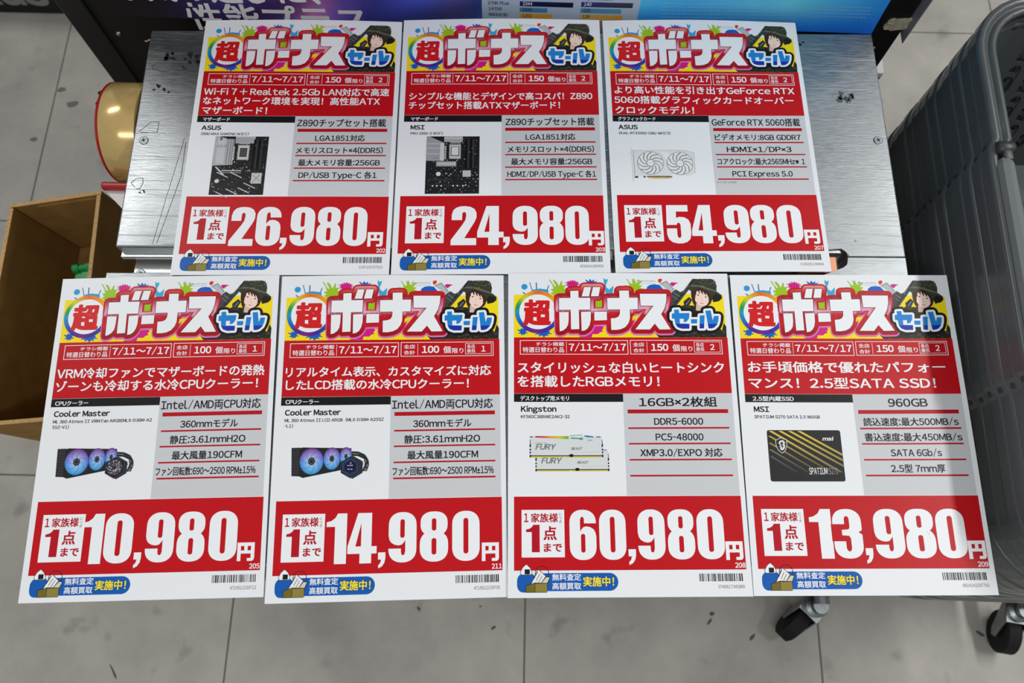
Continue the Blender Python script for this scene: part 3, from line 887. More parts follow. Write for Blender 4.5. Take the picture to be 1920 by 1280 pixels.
def cooler(P, lcd):
    k = (34, 35, 38)
    P.poly([(16.8, 165.2), (24.5, 165.0), (24.8, 190.6), (17.8, 190.3)], (46, 46, 48), 1)
    P.poly([(24.0, 165.6), (26.5, 164.9), (70.6, 166.3), (71.2, 184), (28, 192.0), (24.6, 190.6)], k, 1.5)
    for y in range(9): P.stroke([(18, 167 + y * 2.6), (24, 166.9 + y * 2.6)], .35, (66, 66, 70), 2)
    def fanc(cx, cy, r):
        def f(x, y):
            t = (y - (cy - r)) / (2 * r)
            return ramp([(0, (120, 40, 150)), (.3, (112, 84, 200)), (.6, (60, 130, 214)), (1, (24, 150, 214))], t)
        return f
    for i, (cx, cy, rx, ry) in enumerate(((35.3, 177.4, 10.4, 11.4), (53.4, 175.4, 7.2, 9.6), (66, 173.6, 5.2, 7.8))):
        P.disc(cx, cy, rx + .5, ry + .5, (70, 72, 84), 2 + i * .01, 36)
        f = fanc(cx, cy, ry)
        n = 36
        for j in range(n):
            a, b = 2 * PI * j / n, 2 * PI * (j + 1) / n
            pts = [(cx, cy), (cx + rx * math.cos(a), cy + ry * math.sin(a)), (cx + rx * math.cos(b), cy + ry * math.sin(b))]
            P.poly(pts, None, 2.3 + i * .01, [(176, 210, 236), f(*pts[1]), f(*pts[2])])
        for j in range(7):
            a = 2 * PI * j / 7
            P.stroke([(cx + rx * r * math.cos(a + t), cy + ry * r * math.sin(a + t)) for r, t in ((.3, 0), (.6, .3), (.98, .75))], .35, (70, 90, 190), 2.5)
        P.disc(cx, cy, rx * .3, ry * .3, (40, 40, 44), 2.7, 20); P.disc(cx, cy, rx * .2, ry * .2, (92, 92, 96), 2.9, 16); P.disc(cx, cy, rx * .14, ry * .14, (30, 30, 32), 3.0, 12)
    for dx in (0, 2.2):
        P.stroke([(71, 170 + dx), (77, 170.4 + dx), (82.6, 173 + dx), (85.6 - dx * .6, 177.6), (86 - dx, 182), (84 - dx, 187)], 1.9, (40, 41, 44), 2.9)
    for x, y in ((83.5, 178), (85.6, 182), (84, 185.5), (80.5, 180.5)): P.disc(x, y, 1.3, 1.3, (96, 98, 102), 3.1, 10)
    hx = lambda cx, cy, r, a0: [(cx + r * math.cos(a0 + PI / 3 * i), cy + r * math.sin(a0 + PI / 3 * i)) for i in range(6)]
    P.poly(hx(72.4, 183.4, 10.2, .52), (40, 42, 46), 3.2)
    P.poly(hx(70.4, 183.2, 9.9, .52), (58, 60, 64), 3.3)
    P.poly(hx(70.2, 183.1, 9.0, .52), (22, 23, 27), 3.4)
    if lcd:
        P.stroke(hx(70.2, 183.1, 7.6, .52), .45, (50, 110, 170), 3.5, True)
        P.disc(70.2, 183.1, 5.6, 5.6, (24, 24, 44), 3.6, 30)
        P.ring(70.2, 183.1, 5.4, 5.9, 3.7, lambda a: (60, 60, 130), 30)
        for x0, x1, y in ((67.6, 68.8, 182), (69.4, 72.4, 181.8), (67.8, 69.6, 185.2), (70.4, 72.2, 185.3)): P.rect(x0, x1, y - .6, y + .3, (150, 180, 220), 3.9)
        P.disc(70.4, 179.6, .8, .6, (150, 180, 220), 3.9, 8)
    else:
        P.disc(70.0, 183.1, 7.2, 7.2, (60, 58, 66), 3.5, 30)
        rnd = random.Random(3)
        for i in range(90):
            a, r = rnd.uniform(0, 2 * PI), rnd.uniform(2.0, 6.9)
            P.disc(70 + r * math.cos(a), 183.1 + r * math.sin(a), .45, .45, rnd.choice([(220, 216, 226), (150, 120, 140), (120, 160, 190), (170, 170, 176), (90, 84, 92)]), 3.56 + i * .0035, 6)
        P.disc(70, 183.1, 1.9, 1.9, (50, 50, 54), 3.9, 14)

def ram(P):
    def stick(dx, dy, L, top):
        lt = (208, 213, 214)
        P.poly([(20.2 + dx, 158.6 + dy), (84.6 + dx, 158.6 + dy), (84.4 + dx, 176.6 + dy), (20.4 + dx, 176.6 + dy)], lt, L)
        P.rect(19.6 + dx, 84.7 + dx, 175.6 + dy, 176.4 + dy, (20, 20, 20), L + .6)
        P.rect(20.6 + dx, 50.4 + dx, 176.4 + dy, 177.4 + dy, (206, 186, 70), L + .6); P.rect(51.8 + dx, 84 + dx, 176.4 + dy, 177.4 + dy, (206, 186, 70), L + .6)
        for x in (19.4, 84.2):
            for y, h in ((165.6, 2.6), (169.6, 1.6), (172.2, 1.6), (175, 2.4)): P.rect(x + dx, x + 1.2 + dx, y + dy, y + h + dy, (18, 18, 18), L + .5)
            P.stroke([(x + .4 + dx, 161.6 + dy), (x + .9 + dx, 166 + dy)], .5, (40, 40, 40), L + .5)
        P.disc(56.8 + dx, 175.8 + dy, 2.1, 1.4, (18, 18, 18), L + .7, 14)
        P.text('FURY', 24.6 + dx, 42.2 + dx, 170.3 + dy, 6.6, (112, 116, 118), L + .7, .03, skew=.25)
        P.text('BEAST', 56.9 + dx, 66.6 + dx, 170.6 + dy, 2.9, (70, 72, 74), L + .7, .02, skew=.2)
        P.rect(60 + dx, 82 + dx, 172.8 + dy, 173.0 + dy, (190, 180, 180), L + .6)
        if top:
            P.text('KINGSTON', 24.6 + dx, 34.6 + dx, 165.0 + dy, 1.3, (120, 122, 124), L + .7)
            for i in range(12):
                x0, x1 = 24.6 + i * 2.5, 24.6 + (i + 1) * 2.5
                c = lambda t: ramp([(0, (140, 16, 60)), (.15, (200, 40, 40)), (.45, (220, 150, 50)), (.7, (214, 196, 50)), (1, (104, 176, 60))], t)
                P.poly([(x0, 158.2), (x1, 158.2), (x1, 159.4 + (i + 1) * .13), (x0, 159.4 + i * .13)], None, L + .7, [c(i / 12), c((i + 1) / 12), c((i + 1) / 12), c(i / 12)])
            P.rect(19.6, 22.4, 158.5, 159.3, (120, 20, 40), L + .7)
            P.poly([(55.6, 157.6), (67, 156.9), (67.2, 157.5), (56, 158.1)], (110, 170, 140), L + .7)
            P.poly([(56.4, 159.5), (64.6, 160.0), (66.8, 159.4), (68, 161.6), (66.4, 161.2), (65.2, 162), (64.2, 160.9), (57, 160.6)], (40, 150, 120), L + .7)
            P.poly([(68.4, 157.5), (72, 157.7), (77, 158.4), (77.3, 159.4), (72, 159.4), (69.6, 158.8)], (40, 130, 180), L + .7)
            P.rect(79.5, 83.4, 158.6, 159.4, (60, 40, 120), L + .7); P.text('DDR5', 71.6, 76.1, 162.7, 1.6, (90, 92, 94), L + .7)
            P.rect(84.9, 88.6, 170.6, 171.2, (70, 50, 140), L + .5)
    stick(5.1, 12.4, 1, False)
    stick(0, 0, 2, True)

def ssd(P):
    P.poly(rrect(22.9, 90.2, 152.6, 199.3, 2, 2, 5, 2), (38, 38, 40), 1)
    def clipline(x0, y0, wd, c0, c1, L):
        sl = .585
        x1 = 89.8
        y1 = y0 + (x1 - x0) * sl
        if y1 > 191:
            x1 = x0 + (191 - y0) / sl; y1 = 191
        P.poly([(x0, y0), (x0 + wd, y0), (x1, y1 - wd * sl if x1 > 89 else y1), (x1 - (0 if x1 > 89 else wd), y1)], None, L, [c0, c0, c1, c1])
    Yl, Gy = (214, 186, 66), (84, 84, 84)
    for i, x in enumerate((24.6, 33.4, 42.2, 50.8)): clipline(x, 153.4, 3.4, Yl, mixc(Yl, Gy, .25 + .2 * (3 - i)), 1.6 + i * .01)
    for i, y in enumerate((158, 164.4, 170.4, 176.4)): clipline(23.4, y, 2.6, mixc(Yl, Gy, .2 + i * .25), (60, 60, 60), 1.7 + i * .01)
    sh = [(30.2, 162.2), (35.2, 159.6), (40.4, 161.8), (40.2, 167), (38.4, 171.4), (35.4, 173.9), (32.2, 171.2), (30.4, 166.6)]
    P.poly(sh, (38, 38, 40), 2.2)
    P.stroke(sh, .45, (226, 226, 226), 2.6, True)
    P.poly([(32.6, 164.4), (34.4, 162.2), (37.2, 161.8), (39.4, 164.6), (38, 164.4), (38.8, 167.4), (37.6, 170.2), (35.4, 171.4), (33.2, 169.8), (34.6, 169.6), (33.0, 167.4), (34.6, 167.4)], (212, 212, 212), 2.7)
    P.poly([(34.2, 164.4), (36, 163.4), (37, 164.6), (36.2, 166), (37, 168), (35.6, 169), (35.2, 166.4)], (44, 44, 46), 2.9)
    P.text('msi', 73.1, 82.9, 162.1, 4.2, (232, 232, 232), 2.4, .04, skew=.2)
    P.text('SPATIUM', 58.2, 74.8, 192.8, 7.8, (226, 226, 226), 2.4, .01); P.text('S270', 76.0, 84.2, 192.8, 7.8, (150, 150, 150), 2.4, -.004)

def flyer(idx, corners, zfun, spec):
    c = np.array(corners)
    root = empty('price_flyer', (float(c[:, 0].mean()), float(c[:, 1].mean()), TZ))
    ox, oy = root.location.x, root.location.y
    def mp(V):
        u, v, L = V[:, 0] / 210, V[:, 1] / 297, V[:, 2]
        out = np.zeros((len(V), 3))
        for k in range(2):
            out[:, k] = (c[0, k] * (1 - u) + c[1, k] * u) * (1 - v) + (c[2, k] * (1 - u) + c[3, k] * u) * v
        out[:, 0] -= ox
        out[:, 1] -= oy
        out[:, 2] = zfun(u, v) + L * 9e-5
        return out
    # paper sheet with thickness
    nx, ny = 22, 31
    top = np.array([(210 * i / nx, 297 * j / ny, 0) for j in range(ny + 1) for i in range(nx + 1)], dtype=float)
    A = mp(top)
    Bt = A.copy()
    Bt[:, 2] -= 0.00028
    n = len(A)
    F = []
    id_ = lambda i, j: j * (nx + 1) + i
    for j in range(ny):
        for i in range(nx):
            q = (id_(i, j), id_(i, j + 1), id_(i + 1, j + 1), id_(i + 1, j))
            F.append(q)
            F.append(tuple(n + t for t in q[::-1]))
    edge = [id_(i, 0) for i in range(nx)] + [id_(nx, j) for j in range(ny)] + [id_(i, ny) for i in range(nx, 0, -1)] + [id_(0, j) for j in range(ny, 0, -1)]
    for a, b in zip(edge, edge[1:] + edge[:1]): F.append((a, b, n + b, n + a))
    me = bpy.data.meshes.new('paper_sheet')
    me.from_pydata([tuple(p) for p in A] + [tuple(p) for p in Bt], [], F)
    for p in me.polygons: p.use_smooth = False
    me.update()
    link('paper_sheet', me, MT['paper'], root)
    banner(mp, root)
    # headline panel
    hp = Print().rect(5.4, 205.3, 64.7, 118.7, R_, 1).build('headline_panel', mp, MT['ink'], root)
    date_row(mp, hp, spec['count'], spec['least'])
    P = Print()
    for s, x0, x1, base, em in spec['head']: P.text(s, x0, x1, base, em, W_, 2, .02)
    P.build('headline_lettering', mp, MT['ink'], hp)
    # product column
    cb = Print().rect(5.4, 105.3, 118.9, 126.6, D_, 1).build('category_bar', mp, MT['ink'], root)
    P = Print()
    s, x0, x1 = spec['cat']
    P.text(s, x0, x1, 125.1, 4.9, W_, 2, .022).build('category_lettering', mp, MT['ink'], cb)
    P = Print()
    s, x0, x1 = spec['maker']
    P.text(s, x0, x1, 135.6, 6.6, D_, 1, .034)
    for k, (s, x0, x1) in enumerate(spec['model']): P.text(s, x0, x1, 141.7 + k * 5.0, 3.8, (44, 45, 48), 1, .024)
    P.build('product_name_lettering', mp, MT['ink'], root)
    P = Print()
    spec['pic'](P)
    P.build('product_picture', mp, MT['ink'], root)
    # specification panel
    sp = Print().rect(105.3, 205.3, 118.8, 211.5, GREY, 1).build('specification_panel', mp, MT['ink'], root)
    P = Print()
    s, x0, x1 = spec['rows'][0]
    P.text(s, x0, x1, 130.6, 10.0, D_, 2, .018)
    for k, (s, x0, x1) in enumerate(spec['rows'][1:]): P.text(s, x0, x1, 148.0 + 14.3 * k, 8.2, D_, 2, .02)
    if 'note' in spec: P.text(spec['note'], 107.8, 126.9, 198.6, 3.0, (90, 92, 96), 2)
    P.build('specification_lettering', mp, MT['ink'], sp)
    for k, (y0, y1) in enumerate(((133.8, 137.4), (150.3, 151.8), (164.6, 166.0), (179.1, 180.5), (193.3, 194.8))):
        Print().rect(108.9, 200.5, y0, y1, RED2, 2).build('underline_rule', mp, MT['ink'], sp)
    # price panel
    pp = Print().rect(5.4, 205.8, 212.0, 274.7, R_, 1).build('price_panel', mp, MT['ink'], root)
    P = Print()
    y0, y1 = 223.6, 266.2
    xs = spec['px']
    for ch, a, b in zip(spec['price'][:2] + spec['price'][3:], xs[0::2], xs[1::2]): digit(P, ch, a, b, y0, y1, 2, W_, R_)
    cx = spec['comma']
    digit(P, ',', cx, cx + 6.4, 257.4, 270.6, 2.5, W_, R_)
    yx = spec['yen']
    q = lambda a, b, c_, d, col, L: P.rect(yx + a * 15, yx + b * 15, 251.2 + c_ * 15.6, 251.2 + d * 15.6, col, L)
    q(0, 1, 0, 1, W_, 2); q(.21, .4, .19, .43, R_, 3); q(.6, .79, .19, .43, R_, 3); q(.21, .79, .6, .84, R_, 3); q(.21, .58, .83, 1.02, R_, 3)
    P.poly([(yx + 15.05, 266.9), (yx + 15.05, 264.4), (yx + 14.4, 266.0), (yx + 13, 266.9)], R_, 3)
    P.text(spec['no'], 196.4, 205.3, 273.2, 5.5, W_, 2, .025)
    P.build('price_lettering', mp, MT['ink'], pp)
    P = Print().rect(12.0, 49.4, 223.5, 263.8, W_, 2)
    DR = (176, 14, 34)
    P.text('1', 14.2, 18.0, 233.8, 9.6, DR, 3, .03).text('家族様', 20.2, 43.9, 233.5, 8.3, DR, 3, .022)
    for k, ch in enumerate('につき'): P.text(ch, 44.9, 47.1, 228.6 + k * 3.1, 2.9, (90, 20, 60), 3)
    digit(P, '1', 15.9, 27.7, 236.3, 259.5, 3, DR, W_)
    P.text('点', 30.9, 42.6, 248.2, 12.4, DR, 3, .028).text('まで', 31.1, 47.0, 258.7, 8.2, DR, 3, .03)
    P.build('limit_box', mp, MT['ink'], pp)
    # buy-back badge with carton and rice ball
    P = Print()
    BL = (18, 88, 172)
    P.poly(rrect(24, 94.8, 276.9, 291.6, 7.3, 7.3, 8, 2), BL, 1)
    bd = P.build('buyback_badge', mp, MT['ink'], root)
    P = Print()
    P.text('無料査定', 38.1, 62.9, 282.5, 6.0, W_, 2, .016).text('高額買取', 38.1, 62.8, 289.8, 6.0, W_, 2, .016)
    P.text('実施中！', 64.4, 91.6, 287.3, 8.6, (14, 60, 130), 2, .05).text('実施中！', 64.6, 91.2, 287.2, 8.5, (248, 226, 30), 3, .022)
    P.build('badge_lettering', mp, MT['ink'], bd)
    P = Print()
    K = (34, 34, 40)
    P.poly(rrect(8.0, 24.5, 277.2, 292.6, 5, 6, 6, 2), BL, 1.4)
    P.outline([(16.0, 270.2), (18.6, 272.6), (20.4, 276.2), (19.6, 277.6), (12.2, 277.6), (11.4, 276.2), (13.4, 272.4)], .8, K, 2)
    P.outline([(16.0, 270.2), (18.6, 272.6), (20.4, 276.2), (19.6, 277.6), (12.2, 277.6), (11.4, 276.2), (13.4, 272.4)], .4, W_, 2.4)
    P.rect(14.5, 19.0, 273.6, 277.8, (24, 26, 30), 2.8)
    P.ring(29.4, 277.0, 5.6, 6.1, 2.8, lambda a: K, 24)
    P.poly([(26.2, 273.3), (33.0, 279.4), (36.4, 279.8), (34, 286), (19.3, 286), (21, 283)], K, 2.9)
    P.poly([(26.3, 274.0), (32.4, 279.4), (27.6, 286), (20.0, 286)], (228, 230, 230), 3.1); P.poly([(33, 280.2), (35.8, 280.4), (33.6, 285.4), (28.6, 285.4)], (206, 204, 178), 3.1)
    for k in range(3): P.stroke([(25.6 + k * 2.0, 275.6 + k * 1.7), (22.4 + k * 2.0, 281.6 + k * 1.5)], .45, K, 3.3)
    P.poly([(15.2, 287.0), (23.3, 284.5), (34.2, 284.9), (33.6, 292.7), (15.4, 292.7)], K, 3.5)
    P.poly([(15.7, 287.3), (23.2, 285.0), (23.2, 292.3), (15.8, 292.3)], (112, 100, 36), 3.7); P.rect(23.6, 33.6, 285.4, 292.3, (140, 126, 58), 3.7)
    P.build('carton_print', mp, MT['ink'], bd)
    # barcode
    P = Print()
    rnd = random.Random(spec['code'])
    x = 164.7
    while x < 202.2:
        wd = rnd.choice([.35, .35, .7, .7, 1.05])
        P.rect(x, min(x + wd, 202.5), 278.0, 284.4, (26, 26, 28), 1, 40)
        x += wd + rnd.choice([.35, .35, .5, .7, 1.0])
    bc = P.build('barcode', mp, MT['ink'], root)
    Print().text(spec['code'], 180.7, 203.3, 290.2, 3.7, (60, 62, 66), 1).build('barcode_digits', mp, MT['ink'], bc)
    tag(root, spec['label'], 'flyer', 'sale flyers on the work table')
    return root

def wave(z0, top=0.0, left=0.0, right=0.0, mid=0.0, bot=0.0):
    """gentle curl of a sheet: bowed top edge, lifted sides, shallow ripple"""
    return lambda u, v: (z0 + top * np.sin(PI * np.clip(u, 0, 1)) * np.clip(1 - v * 1.6, 0, 1) ** 3 + left * (1 - u) ** 4 + right * u ** 4
                         + mid * np.sin(2 * PI * (u * .5 + v * .6)) ** 2 + bot * np.clip(v, 0, 1) ** 5 * np.sin(PI * np.clip(u, 0, 1)))

def H(lines, ys, em): return [(s, a, b, y, em) for (s, a, b), y in zip(lines, ys)]
E2, E3 = (98.4, 111.6), (93.5, 104.6, 116.2)
SP = [
 dict(label='flyer priced 26,980 yen, silver-shielded motherboard picture, top left of the seven', count='150', least='2', price='26,980', no='202', code='0197105757523',
      head=H([('Wi-Fi 7 + Realtek 2.5Gb LAN対応で高速', 8.4, 200.3), ('なネットワーク環境を実現！高性能ATX', 8.7, 191.3), ('マザーボード！', 9.0, 75.8)], E3, 10.0),
      cat=('マザーボード', 11.3, 38.7), maker=('ASUS', 11, 30.9), model=[('Z890 MAX GAMING WIFI7', 11, 60.1)], pic=lambda P: board(P, 26.6, 80.6, 143.1, 210.1, 11, 0),
      rows=[('Z890チップセット搭載', 107.8, 198.9), ('LGA1851対応', 127.6, 178.3), ('メモリスロット×4(DDR5)', 109.2, 197.2), ('最大メモリ容量:256GB', 112.6, 195.0), ('DP/USB Type-C 各1', 114.1, 192.5)],
      px=[52.0, 76.0, 77.4, 101.4, 111.0, 134.6, 136.8, 160.3, 163.0, 186.0], comma=102.0, yen=187.2),
 dict(label='flyer priced 24,980 yen with a motherboard picture, middle of the top row', count='150', least='2', price='24,980', no='203', code='4526541055959',
      head=H([('シンプルな機能とデザインで高コスパ！Z890', 9.6, 199.1), ('チップセット搭載ATXマザーボード！', 9.5, 165.4)], (99.7, 110.6), 9.8),
      cat=('マザーボード', 12.3, 40.1), maker=('MSI', 12.4, 26.6), model=[('PRO Z890-S WIFI', 12.6, 45.8)], pic=lambda P: board(P, 29.3, 83.0, 143.8, 209.6, 23, 1),
      rows=[('Z890チップセット搭載', 109.1, 199.9), ('LGA1851対応', 129.6, 180.1), ('メモリスロット×4(DDR5)', 111.2, 198.7), ('最大メモリ容量:256GB', 114.7, 196.4), ('HDMI/DP/USB Type-C 各1', 111.0, 199.7)],
      px=[56.2, 81.4, 81.8, 107.4, 116.2, 140.7, 142.4, 165.9, 167.6, 190.8], comma=107.0, yen=190.0),
 dict(label='flyer priced 54,980 yen showing a white two-fan graphics card, top right', count='150', least='2', price='54,980', no='207', code='0199291196964',
      head=H([('より高い性能を引き出すGeForce RTX', 8.8, 198.2), ('5060搭載グラフィックカードオーバー', 8.2, 196.1), ('クロックモデル！', 8.6, 90.9)], (92.0, 104.0, 116.4), 10.0),
      cat=('グラフィックカード', 10.8, 49.9), maker=('ASUS', 10.9, 30.9), model=[('DUAL-RTX5060-O8G-WHITE', 11.2, 64.6)], pic=gpu, note='※1 OC mode',
      rows=[('GeForce RTX 5060搭載', 108, 199.6), ('ビデオメモリ:8GB GDDR7', 109.7, 198.1), ('HDMI×1/DP×3', 120.7, 187.0), ('コアクロック:最大2565MHz※1', 109.9, 199.2), ('PCI Express 5.0', 123.7, 184.9)],
      px=[52.9, 76.7, 77.6, 101.8, 110.4, 135.1, 136.4, 161.1, 163.1, 187.5], comma=102.6, yen=188.3),
 dict(label='flyer priced 10,980 yen with a liquid cooler picture, bottom left corner', count='100', least='1', price='10,980', no='205', code='4719512159712',
      head=H([('VRM冷却ファンでマザーボードの発熱', 7.1, 200.6), ('ゾーンも冷却する水冷CPUクーラー！', 7.6, 195.2)], (99.2, 111.6), 11.0),
      cat=('CPUクーラー', 9.1, 39.5), maker=('Cooler Master', 9.2, 60.4), model=[('ML 360 Atmos II VRM Fan ARGB(MLX-D36M-A2', 9.2, 99.5), ('5SZ-V1)', 9.3, 24.4)], pic=lambda P: cooler(P, False),
      rows=[('Intel/AMD両CPU対応', 106.9, 198.9), ('360mmモデル', 126.1, 178.9), ('静圧:3.61mmH2O', 117.8, 186.6), ('最大風量190CFM', 120.8, 184.4), ('ファン回転数:690～2500 RPM±15%', 107.4, 197.4)],
      px=[48.5, 66.6, 68.2, 93.0, 104.6, 129.3, 131.9, 156.2, 159.7, 184.4], comma=95.4, yen=185.2),
 dict(label='flyer priced 14,980 yen with a liquid cooler picture, second in the front row', count='100', least='1', price='14,980', no='211', code='4719512159705',
      head=H([('リアルタイム表示、カスタマイズに対応', 8.2, 197.3), ('したLCD搭載の水冷CPUクーラー！', 8.8, 176.8)], (99.2, 111.4), 10.4),
      cat=('CPUクーラー', 9.3, 39.7), maker=('Cooler Master', 9.3, 60.1), model=[('ML 360 Atmos II LCD ARGB（MLX-D36M-A25SZ', 9.3, 99.2), ('-L1）', 9.4, 17.3)], pic=lambda P: cooler(P, True),
      rows=[('Intel/AMD両CPU対応', 106.5, 198.7), ('360mmモデル', 126.1, 179), ('静圧:3.61mmH2O', 118.2, 186.9), ('最大風量190CFM', 121.2, 185.0), ('ファン回転数:690～2500 RPM±15%', 108.1, 198.9)],
      px=[51.0, 69.0, 70.0, 95.6, 105.9, 130.4, 133.4, 158.2, 161.8, 185.9], comma=97.0, yen=187.8),
 dict(label='flyer priced 60,980 yen showing two white memory sticks, third in the front row', count='150', least='2', price='60,980', no='208', code='0740617345889',
      head=H([('スタイリッシュな白いヒートシンク', 8.7, 199.9), ('を搭載したRGBメモリ！', 8.6, 139.4)], E2, 11.5),
      cat=('デスクトップ用メモリ', 11.2, 55.7), maker=('Kingston', 11.7, 44.0), model=[('KF560C36BWE2AK2-32', 11.6, 56.0)], pic=ram,
      rows=[('16GB×2枚組', 119.6, 190.9), ('DDR5-6000', 132.6, 177.1), ('PC5-48000', 133.2, 176.4), ('XMP3.0/EXPO 対応', 118.7, 192.5)],
      px=[53.8, 77.0, 79.7, 102.9, 113.3, 137.0, 139.3, 162.9, 165.1, 188.7], comma=104.6, yen=189.2),
 dict(label='flyer priced 13,980 yen showing a black solid-state drive, bottom right corner', count='150', least='2', price='13,980', no='209', code='0824142297742',
      head=H([('お手頃価格で優れたパフォー', 10.1, 194.7), ('マンス！2.5型SATA SSD！', 9.8, 183.7)], (97.2, 112.6), 11.6),
      cat=('2.5型内蔵SSD', 12.4, 50.5), maker=('MSI', 12.7, 26.8), model=[('SPATIUM S270 SATA 2.5 960GB', 12.6, 73.2)], pic=ssd,
      rows=[('960GB', 137.4, 173.4), ('読込速度:最大500MB/s', 112.4, 198.9), ('書込速度:最大450MB/s', 112.0, 200.1), ('SATA 6Gb/s', 133.7, 179.6), ('2.5型 7mm厚', 132.1, 180.7)],
      px=[53.7, 73.0, 74.0, 99.3, 110.0, 135.9, 137.3, 163.2, 164.8, 190.0], comma=100.6, yen=190.2),
]
CORN = [
 [(-0.3371, 0.5980), (-0.1262, 0.6023), (-0.3312, 0.3017), (-0.1205, 0.3075)],
 [(-0.1246, 0.6045), (0.0864, 0.6107), (-0.1187, 0.3076), (0.0943, 0.3140)],
 [(0.0896, 0.6101), (0.2983, 0.6124), (0.0989, 0.3150), (0.3089, 0.3214)],
 [(-0.4331, 0.2951), (-0.2258, 0.3043), (-0.4143, -0.0018), (-0.2069, 0.0080)],
 [(-0.2231, 0.3033), (-0.0097, 0.3097), (-0.2054, 0.0024), (0.0014, 0.0126)],
 [(-0.0051, 0.3110), (0.2068, 0.3163), (0.0014, 0.0117), (0.2116, 0.0177)],
 [(0.2093, 0.3150), (0.4193, 0.3196), (0.2121, 0.0181), (0.4219, 0.0234)]]
WAVES = [wave(.0010, top=.0022, left=.0006, mid=.0004), wave(.0010, top=.0022, mid=.0004, bot=.0005), wave(.0010, top=.0030, right=.0008, bot=.0018, mid=.0003),
         wave(.0020, top=.0012, left=-.0004, mid=.0006), wave(.0014, top=.0014, mid=.0007), wave(.0026, top=.0012, left=.0008, mid=.0005), wave(.0016, top=.0014, left=.0010, right=.0022, mid=.0006)]
def strings(q):
    if isinstance(q, str): return q
    if isinstance(q, dict): return ''.join(strings(t) for t in q.values())
    if isinstance(q, (list, tuple)): return ''.join(strings(t) for t in q)
    return ''
load_glyphs(strings(SP) + '超チラシ掲載特選日替わり品全店合計個限り各店最低家族様につき点まで無料査定高額買取実施中！性能プラス。本気の遊びに、～※ABCDEFGHIJKLMNOPQRSTUVWXYZabcdefghijklmnopqrstuvwxyz0123456789-+/:.,()')
for i in range(7):
    flyer(i, CORN[i], WAVES[i], SP[i])

# ================================================================== BLACK DISPLAY SHELF AND POSTER
YF = 0.625
shelf = empty('display_shelf', (-0.04, 0.83, 0))
tag(shelf, 'tall black painted display shelf standing behind the steel table', 'shelf')
def schild(o):
    o.parent = shelf
    o.matrix_parent_inverse = Matrix.Translation((0.04, -0.83, 0))
    return o
schild(box('front_board', -0.478, 0.426, YF, YF + 0.02, 0.02, 1.16, MT['black'], None, 0.001))
schild(box('corner_post', -0.507, -0.477, YF - 0.004, YF + 0.03, 0.0, 1.18, MT['black2'], None, 0.002))
schild(box('side_board', 0.408, 0.427, YF + 0.02, YF + 0.40, 0.02, 1.16, MT['black'], None, 0.001))
schild(box('side_board', -0.505, -0.486, YF + 0.03, YF + 0.40, 0.02, 1.16, MT['black'], None, 0.001))
schild(box('top_board', -0.505, 0.427, YF, YF + 0.40, 1.16, 1.18, MT['black'], None, 0.001))
schild(box('base_board', -0.505, 0.427, YF + 0.02, YF + 0.40, 0.0, 0.02, MT['black'], None, 0.001))
bm = bmesh.new()
bmesh.ops.create_uvsphere(bm, u_segments=12, v_segments=8, radius=0.0035, matrix=Matrix.Translation((-0.462, YF, 0.688)))
schild(link('push_pin', bm_mesh(bm, 'push_pin', True), MT['zinc']))
bm = bmesh.new()
rnd = random.Random(5)
for i in range(7):
    x, z = -0.437 + i * 0.0042, 0.674 + rnd.uniform(-.0035, .003)
    box_bm(bm, x, x + rnd.uniform(.001, .004), YF - 0.0006, YF + .0004, z, z + rnd.uniform(.0006, .0014))
schild(link('chipped_paint', bm_mesh(bm, 'chipped_paint'), MT['white_plastic']))

poster = empty('promotional_poster', (-0.04, YF, 0.72))
tag(poster, 'glossy purple and blue poster with performance chart on the black shelf', 'poster')
PX0, PZ = -0.470, 0.960          # poster left edge, top edge
def mpp(V):
    out = np.zeros((len(V), 3))
    u, v, L = V[:, 0] / 1000, V[:, 1] / 1000, V[:, 2]
    out[:, 0] = PX0 + u + 0.04
    out[:, 2] = PZ - v - 0.72
    out[:, 1] = -0.0012 - L * 7e-5 - 0.006 * np.clip((v - .17) / .07, 0, 1) ** 2 * (0.4 + 0.6 * np.sin(u * 8) ** 2)
    return out
def pc(x, y):
    """poster colours: black, purple haze, blue"""
    t = x / 862
    base = ramp([(0, (14, 14, 17)), (.1, (26, 20, 34)), (.18, (64, 50, 110)), (.25, (110, 74, 160)), (.29, (214, 130, 200)), (.32, (96, 74, 160)), (.36, (44, 44, 110)), (.42, (64, 78, 180)), (.47, (104, 98, 190)), (.50, (60, 90, 190)), (.54, (84, 170, 236)),
                 (.75, (44, 134, 220)), (.88, (74, 160, 230)), (1, (34, 112, 206))], t + (y - 210) / 862 * .35)
    k = .75 + .25 * math.sin(x * .031 + y * .05) if t < .55 else 1
    if t > .55: base = mixc(base, (20, 84, 180), (y - 205) / 40)
    return tuple(min(250, q * k * 1.35) for q in base)
Print().rect(4, 862, 0, 238, None, 0, 12, pc).build('poster_sheet', mpp, MT['poster'], poster)
P = Print()
WT = (236, 236, 242)
X = lambda wx: (wx - PX0) * 1000
Z = lambda wz: (PZ - wz) * 1000
P.text('性能プラス。', X(-.368), X(-.150), Z(.7085), 43, WT, 2, .022)
P.text('本気の遊びに、', X(-.440), X(-.215), Z(.7500), 43, WT, 2, .022)
P.build('slogan_lettering', mpp, MT['poster'], poster)
P = Print().rect(X(-.041), X(.129), Z(.86), Z(.700), (176, 194, 220), 2)
ch = P.build('chart_panel', mpp, MT['poster'], poster)
P = Print()
K1, TL, OR = (26, 30, 92), (86, 140, 166), (222, 170, 76)
def bar(x0, x1, z1, z0, c0, c1): P.rect(X(x0), X(x1), Z(z1), Z(z0), None, 3, 10, lambda u, v: mixc(c0, c1, (u - X(x0)) / (X(x1) - X(x0))))
